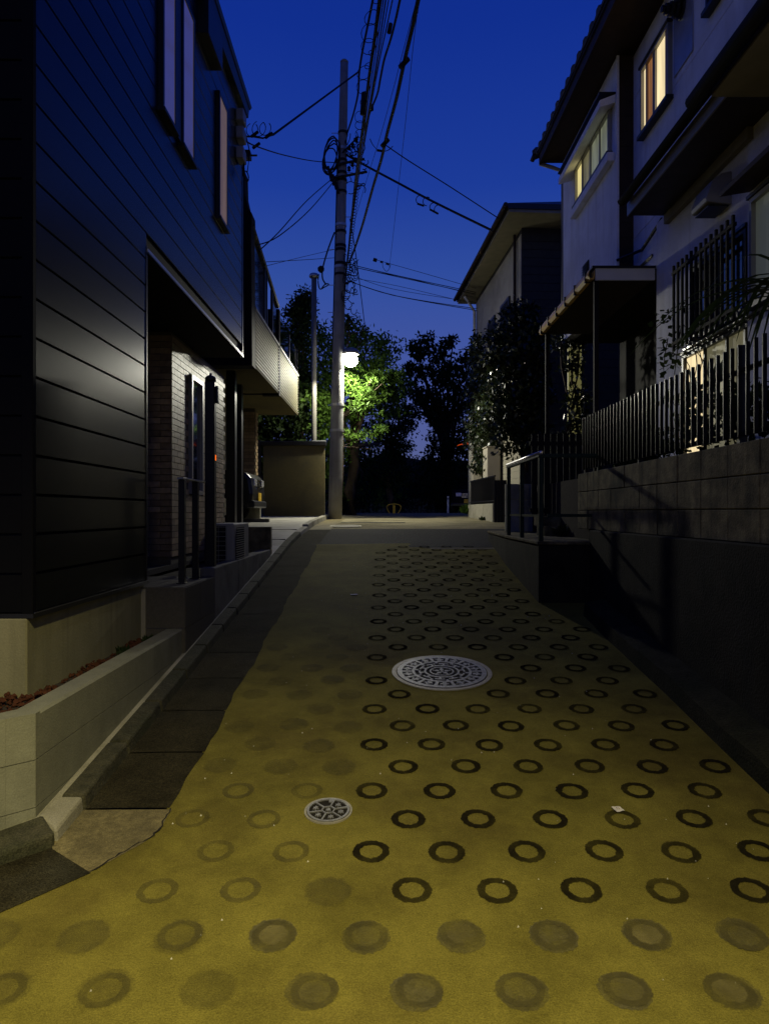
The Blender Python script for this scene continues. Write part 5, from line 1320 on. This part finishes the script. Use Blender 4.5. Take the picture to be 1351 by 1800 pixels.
# ---- things at the head of the lane
YB = 26.0
BR = thing("car_barrier", "small yellow arch barrier with a centre post at the end of the lane", "barrier", (.35, YB, zr(YB)))
def bp(x, y): return P(x, y, YB)
m = MB(); m.tube(smooth([bp(685,903), bp(680.5,895), bp(680,890), bp(684,887), bp(692,886), bp(700,887), bp(704,890), bp(703.5,895), bp(699,903)], 6), .020, 8); m.build("arch", M_YELLOW, BR, True)
m = MB(); m.box(bp(690,0).x, bp(694.5,0).x, YB-.03, YB+.03, zr(YB)-.02, bp(0,888).z); m.build("centre_post", M_YELLOW, BR)
WP = thing("marker_post", "slim white marker post in front of the dark trees at right", "post", P(787,903,27))
m = MB(); a = P(787,903,27); m.tube([a, (a.x, a.y, P(0,872,27).z)], .035, 8); m.build("post", M_WHITEP, WP)
m = MB(); m.tube([(a.x, a.y, P(0,878,27).z), (a.x, a.y, P(0,875,27).z)], .037, 8); m.build("reflector", M_GREYP, WP)
AW = thing("orange_awning", "orange awning glowing at the far end beside the beige house", "awning", P(818,782,29))
m = MB(); a, b = P(806,782,28), P(834,780,28.4); m.hexa([a, a+Vector((0,.05,0)), b+Vector((0,.05,0)), b, a+Vector((0,.1,.02)), a+Vector((0,.9,.03)), b+Vector((0,.9,.20)), b+Vector((0,.1,.14))]); m.build("canvas", M_AWNING, AW)
m = MB(); m.tube([P(838,784,29), P(838,903,29)], .03, 6); m.build("post", M_BLACK, AW)

# ================================================================== TREES AND PLANTS
def clump(m, c, rad, n, L, mat=None, droop=.0, aspect=.42):
    for i in range(n):
        p = Vector(c) + Vector((rv().x*rad[0], rv().y*rad[1], rv().z*rad[2]))
        d_ = rv(); d_.z -= droop; nn = rv(); nn.z += .6
        leafq(m, p, d_, nn, L*random.uniform(.65,1.25), L*aspect*random.uniform(.8,1.3))
def crown(m, c, rad, clumps, per, L, csize, droop=.2, shell=.55, aspect=.42):
    for i in range(clumps):
        v = rv().normalized() * (shell + (1-shell)*random.random())
        p = Vector(c) + Vector((v.x*rad[0], v.y*rad[1], v.z*rad[2]))
        s = csize*random.uniform(.6,1.3)
        clump(m, p, (s,s,s*.6), per, L, droop=droop, aspect=aspect)
def limb(m, a, b, r0, r1, wob=.08):
    a, b = Vector(a), Vector(b); pts = []
    for i in range(6):
        t = i/5; p = a+(b-a)*t
        if 0 < i < 5: p += Vector((jit(wob), jit(wob), jit(wob*.4)))
        pts.append(p)
    m.tube(pts, r0, 6, r1)
def tree(name, label, base, crowns, trunk, mat, L, per=16, csize=.35, cat="tree", group=None, droop=.2, shell=.55, limbs=True, aspect=.42):
    t = thing(name, label, cat, base, group)
    m = MB(); limb(m, base, trunk[0], trunk[1], trunk[2])
    for c, rad, n in crowns:
        if limbs: limb(m, Vector(base)+(Vector(trunk[0])-Vector(base))*random.uniform(.5,1), c, trunk[2]*.8, .02)
    m.build("trunk", M_BARK, t, True)
    m = MB()
    for c, rad, n in crowns: crown(m, c, rad, n, per, L, csize, droop, shell, aspect)
    m.build("crown", mat, t)
    return t
def pc(x, y, Y, rx, n, ry=None, rz=None):
    s = Y/F; rz = rz if rz is not None else rx
    return (tuple(P(x,y,Y)), (rx*s, (ry or rx)*s, rz*s), n)
# big broadleaf tree behind the lamp
tree("broadleaf_tree", "large broadleaf tree lit green from below by the street lamp", (-1.0, 20.8, 1.38),
     [pc(640,620,20.2,45,70), pc(600,600,21,50,60), pc(560,640,20.5,60,80), pc(660,665,19.0,38,60,20), pc(590,690,20.3,70,110,45), pc(668,700,20.8,40,64),
      pc(535,720,20,50,90), pc(560,780,20.5,55,110,50,60), pc(640,790,29,55,110,30), pc(680,780,29,45,90,30), pc(560,850,21,50,70,50,45), pc(640,850,29.5,75,120,30,45), pc(540,590,21,35,40), pc(685,610,20.8,22,16), pc(700,680,20.8,20,16)],
     ((-.9,20.8,5.2), .20, .12), M_LEAF, .15, 17, .34)
# sprays of leaves reaching forward under the lamp
SP = thing("maple_sapling", "young maple with bright feathery sprays right under the street lamp", "tree", (-1.15, 18.2, 1.37))
m = MB(); limb(m, (-1.15,18.2,1.37), (-1.05,18.1,4.2), .05, .02, .02)
for (x,y) in ((690,660),(655,668),(625,690),(680,755),(655,790)): limb(m, (-1.08,18.1,3.2 if y > 700 else 3.9), P(x,y,17.6), .016, .005, .03)
m.build("trunk", M_BARK, SP, True)
m = MB()
for (x,y,rx,n) in ((690,660,26,20),(660,662,30,30),(628,684,30,18),(640,700,36,30),(610,665,16,14),(668,757,20,14),(630,765,30,16),(640,715,40,16),(612,640,20,6)):
    c, rad, _ = pc(x,y,17.6,rx,1,14,rx*.42); crown(m, c, rad, n, 15, .115, .17, .15, .2, .36)
m.build("crown", M_LEAF, SP)
m = MB(); LB = thing("roadside_shrub", "leafy shrub glowing green between the thin mast and the pole", "shrub", (-2.0, 18.7, 3.1))
for (x,y,rx,n) in ((560,700,26,34),(572,725,22,30),(566,750,24,26),(545,690,22,20),(572,668,18,12)):
    c, rad, _ = pc(x,y,18.9,rx,1,18); crown(m, c, rad, n, 15, .13, .2, .2, .3)
m.build("crown", M_LEAF, LB); m = MB(); limb(m, (-2.0,18.9,1.4), tuple(P(562,720,18.9)), .05, .02); m.build("trunk", M_BARK, LB)
tree("column_tree", "narrow dark evergreen rising behind the balcony house", (-2.35, 19.6, 1.4),
     [pc(528,540,19.6,22,60), pc(522,565,19.6,26,70), pc(516,600,19.6,30,80), pc(515,650,19.6,34,90), pc(512,700,19.6,36,90), pc(536,522,19.6,14,26)], ((-2.4,19.6,6.4), .10, .04), M_LEAFD, .12, 16, .22)
tree("sapling", "thin leggy sapling poking above the lamp beside the pole", (-1.15, 19.5, 4.5), [pc(612,575,19.5,8,7), pc(611,558,19.5,6,5), pc(640,578,19.5,9,5), pc(634,600,19.5,9,6)], (tuple(P(611,585,19.5)), .015, .008), M_LEAFD, .14, 6, .12)
tree("dark_tree", "dense dark tree filling the gap right of the lamp", (.2, 29, 1.45),
     [pc(690,740,29,42,80), pc(672,690,29,34,60), pc(660,800,29,60,100), pc(690,830,29,34,70), pc(700,790,29,20,36), pc(715,700,29,26,24), pc(712,735,29,22,26)], ((.2,29,4.5), .16, .08), M_LEAFD, .17, 16, .34)
tree("open_crowned_tree", "tall dark tree with an open lobed crown against the dusk sky", (3.0, 31, 1.45),
     [pc(736,612,31,18,16), pc(750,600,31,16,12), pc(725,605,31,9,5), pc(716,652,31,14,12), pc(735,640,31,22,22), pc(768,625,31,13,10), pc(783,610,31,17,14), pc(796,600,31,10,7), pc(775,645,31,24,26), pc(812,640,31,16,16),
      pc(826,620,31,12,9), pc(800,665,31,28,34), pc(750,672,31,30,36), pc(722,680,31,16,12), pc(780,700,31,40,60), pc(750,715,31,26,34), pc(815,700,31,26,34), pc(790,760,31,44,80), pc(812,800,31,36,50), pc(770,810,31,30,50), pc(765,850,31,34,50), pc(800,860,31,40,60), pc(742,700,31,14,14)],
     (tuple(P(782,760,31)), .25, .12), M_LEAFD, .21, 15, .32, aspect=.5)
for i, (x, y, Y, rx, rz, lab) in enumerate(((630,870,30,60,40,"low dark bush left of the yellow barrier"),(735,850,33,40,52,"dark bush right behind the yellow barrier"),(700,875,34,40,34,"dark low bush directly beyond the yellow barrier"),(775,880,33,40,30,"dark bush behind the white marker post"),(600,880,22,26,28,"small dark bush at the foot of the utility pole"))):
    c, rad, _ = pc(x,y,Y,rx,1,rx,rz)
    t = thing("bush", lab, "bush", (c[0], c[1], zr(Y)))
    m = MB(); crown(m, c, rad, 110, 14, .16, .3, .2, .2); m.build("foliage", M_LEAFD, t)
    m = MB(); limb(m, (c[0],c[1],zr(Y)-.05), c, .05, .02); m.build("stem", M_BARK, t)
o = MB().box(-9, 9, 37, 37.5, 1.2, 2.2).build("old_wall", M_BLOCK); tag(o, "low dark old wall beyond the bushes at the lane end", "wall")
wood = MB()
for i in range(1100):
    x = random.uniform(-16, 16); c = (x, random.uniform(39, 46), random.uniform(1.5, 3.4 if -1 < x < 4 else 5.4)); clump(wood, c, (.7,.7,.5), 12, .34)
bank = MB()
for i in range(41):
    x = -60+3*i; h = 5.0+.4*math.sin(i*1.3)+.3*math.sin(i*2.9); bank.v += [(x,47,1.2),(x,49,h),(x,70,h+.5),(x,90,1.0)]
for i in range(40):
    for q in range(3): bank.f.append((4*i+q,4*i+4+q,4*i+5+q,4*i+1+q))
struct(bank.build("wooded_hill", M_SOIL))
hg = thing("hedge", "dark leafy hedge behind the tan wall under the balcony", "hedge", (-4.4, 18.9, 1.4))
hm = MB()
for i in range(620): clump(hm, (random.uniform(-5.2,-2.2), random.uniform(18.6,19.3), random.uniform(2.6,4.9)), (.25,.25,.2), 14, .19)
hm.build("foliage", M_LEAFD, hg)
hm = MB()
for i in range(8): limb(hm, (-6.2+i*.5,18.9,1.4), (-6.2+i*.5,18.9,4.4), .03, .01)
hm.build("stem", M_BARK, hg)
o = wood.build("far_wood", M_LEAFD); o["kind"] = "stuff"
# ivy and shrub over the beige house
IV = thing("ivy", "glossy ivy covering the far front corner of the beige house", "ivy", q3(4, -.1, 1.4))
m = MB()
for i in range(430):
    u = random.uniform(1.8, 5.15); z = random.uniform(2.6, 6.3) if u < 4 else random.uniform(3.4, 6.6)
    hz_ = 5.6 + .7*math.sin(u*2.1)
    if z > hz_ or (u > 4.2 and z < 4.4 and random.random() < .6): continue
    c = q3(u, -.10-random.random()*.22, z); clump(m, c, (.16,.16,.14), 15, .115, droop=.7, aspect=.6)
m.build("leaves", M_IVY, IV)
m = MB(); limb(m, q3(3.6,-.06,1.3), q3(3.4,-.08,5.5), .03, .012, .05); m.build("stem", M_BARK, IV)
tree("large_shrub", "large glossy dark shrub between the beige house and the canopy", (2.75, 13.6, 1.3),
     [pc(915,560,13.6,32,50), pc(900,600,13.6,38,70), pc(925,640,13.4,40,80), pc(890,680,13.6,36,70), pc(915,720,13.5,40,80), pc(900,765,13.6,36,60), pc(940,600,13.2,30,50), pc(940,690,13.2,30,60), pc(945,770,13.2,28,50), pc(878,640,13.8,26,40), pc(880,740,13.8,24,36)],
     ((2.75,13.6,3.2), .08, .05), M_IVY, .11, 17, .2, "shrub", aspect=.5)
tree("porch_shrub", "leafy dark shrub in front of the dim yellow glowing wall piece", (2.9, 11.1, 1.3),
     [pc(1005,640,11.1,22,20,10), pc(1012,700,11.1,22,24,10), pc(1020,740,11.1,24,26,10), pc(985,600,11.1,20,14,10), pc(1000,780,11.1,26,26,10), pc(1018,600,11.1,18,14,10)], ((2.95,11.1,3.0), .03, .015), M_IVY, .10, 10, .13, "shrub")
GP_ = "bushes behind the picket fence"
for i, (Y, X, z, r_, lab) in enumerate(((4.35,2.75,2.30,.30,"dark bush behind the nearest part of the picket fence"),(5.0,2.6,2.28,.30,"rounded dark bush before the lit ground floor window"),(5.7,2.6,2.32,.30,"dark bush with big leaves before the bright cream curtain"),(6.4,2.5,2.15,.30,"low dark bush behind the middle of the picket fence"),(7.1,2.5,2.10,.28,"dark bush at the far end of the picket fence"))):
    t = thing("garden_bush", lab, "bush", (X, Y, 1.88))
    m = MB(); crown(m, (X,Y,z-.08), (r_*.85,r_*1.2,r_), 46, 12, .075, .10, .2, .3, .5)
    if i == 2:
        for k in range(9):
            a = jit(1.6); leafq(m, (X, Y+.2*math.sin(a), 2.45), (jit(.5), math.sin(a), .9), (1,0,.3), .30, .12)
    m.build("foliage", M_LEAFD, t)
    m = MB(); limb(m, (X,Y,1.86), (X,Y,z), .02, .008, .02); m.build("stem", M_BARK, t)
t = thing("climber", "wiry climbing plant on the bars of the dark window", "climbing plant", (2.8, 6.9, 2.0))
m = MB()
for k in range(34):
    y_ = random.uniform(6.75, 7.25); z_ = random.uniform(2.6, 3.6); clump(m, (2.84+jit(.05), y_, z_), (.05,.07,.06), 3, .075, droop=.4, aspect=.6)
m.build("leaves", M_LEAFD, t)
m = MB()
for k in range(7): m.tube(smooth([Vector((2.9,6.9,1.9)), Vector((2.9+jit(.05),6.9+jit(.25),2.4)), Vector((2.93+jit(.05),6.9+jit(.45),2.9)), Vector((2.9,6.95+jit(.3),3.3+jit(.2)))], 4), .005, 4)
m.build("stem", M_BARK, t)
t = thing("strap_plant", "plant with long arching strap leaves at the right edge above the fence", "plant", (2.62, 4.55, 1.9))
for k in range(26):
    a = random.uniform(1.2, 2.4) if k % 3 else random.uniform(0, 6.28); L = random.uniform(.5, .95); c = Vector((2.62+jit(.04), 4.62+jit(.05), 2.98+jit(.08)))
    m = MB(); w_ = .012; side = Vector((-math.sin(a), math.cos(a), 0)); n_ = 8
    for i in range(n_+1):
        s = i/n_; p = c+Vector((math.cos(a)*L*s, math.sin(a)*L*s, L*(.55*s-.85*s*s)))
        ww = w_*(1-s)**.5+.001; m.v += [p-side*ww, p+side*ww+Vector((0,0,.004))]
    for i in range(n_): m.f.append((2*i,2*i+1,2*i+3,2*i+2))
    m.v = [tuple(v) for v in m.v]; m.build("leaf", M_GRASSB, t)
m = MB(); limb(m, (2.62,4.6,1.88), (2.62,4.62,3.0), .03, .025, .01); m.build("stem", M_BARK, t)
weed("weed", "fern-like weed growing at the corner of the front wall of the beige house", tuple(Vector((w3(18.7), 18.7, 1.45))), 120, .26, M_LEAF, None, .4)
weed("weed", "tuft of weeds at the foot of the grooved steps", (2.12, 8.45, 1.2), 70, .16, M_IVY, None, .5)
weed("weed", "small tuft at the base of the landing handrail return", (2.28, 7.5, 1.2), 50, .18, M_IVY, None, .8)
weed("weed", "tiny weed at the bottom of the low pale front wall", (w3(16.4)-.06, 16.4, 1.30), 24, .12, M_LEAFD, None, .5)
print("rings", nr, "objects", len(bpy.data.objects))
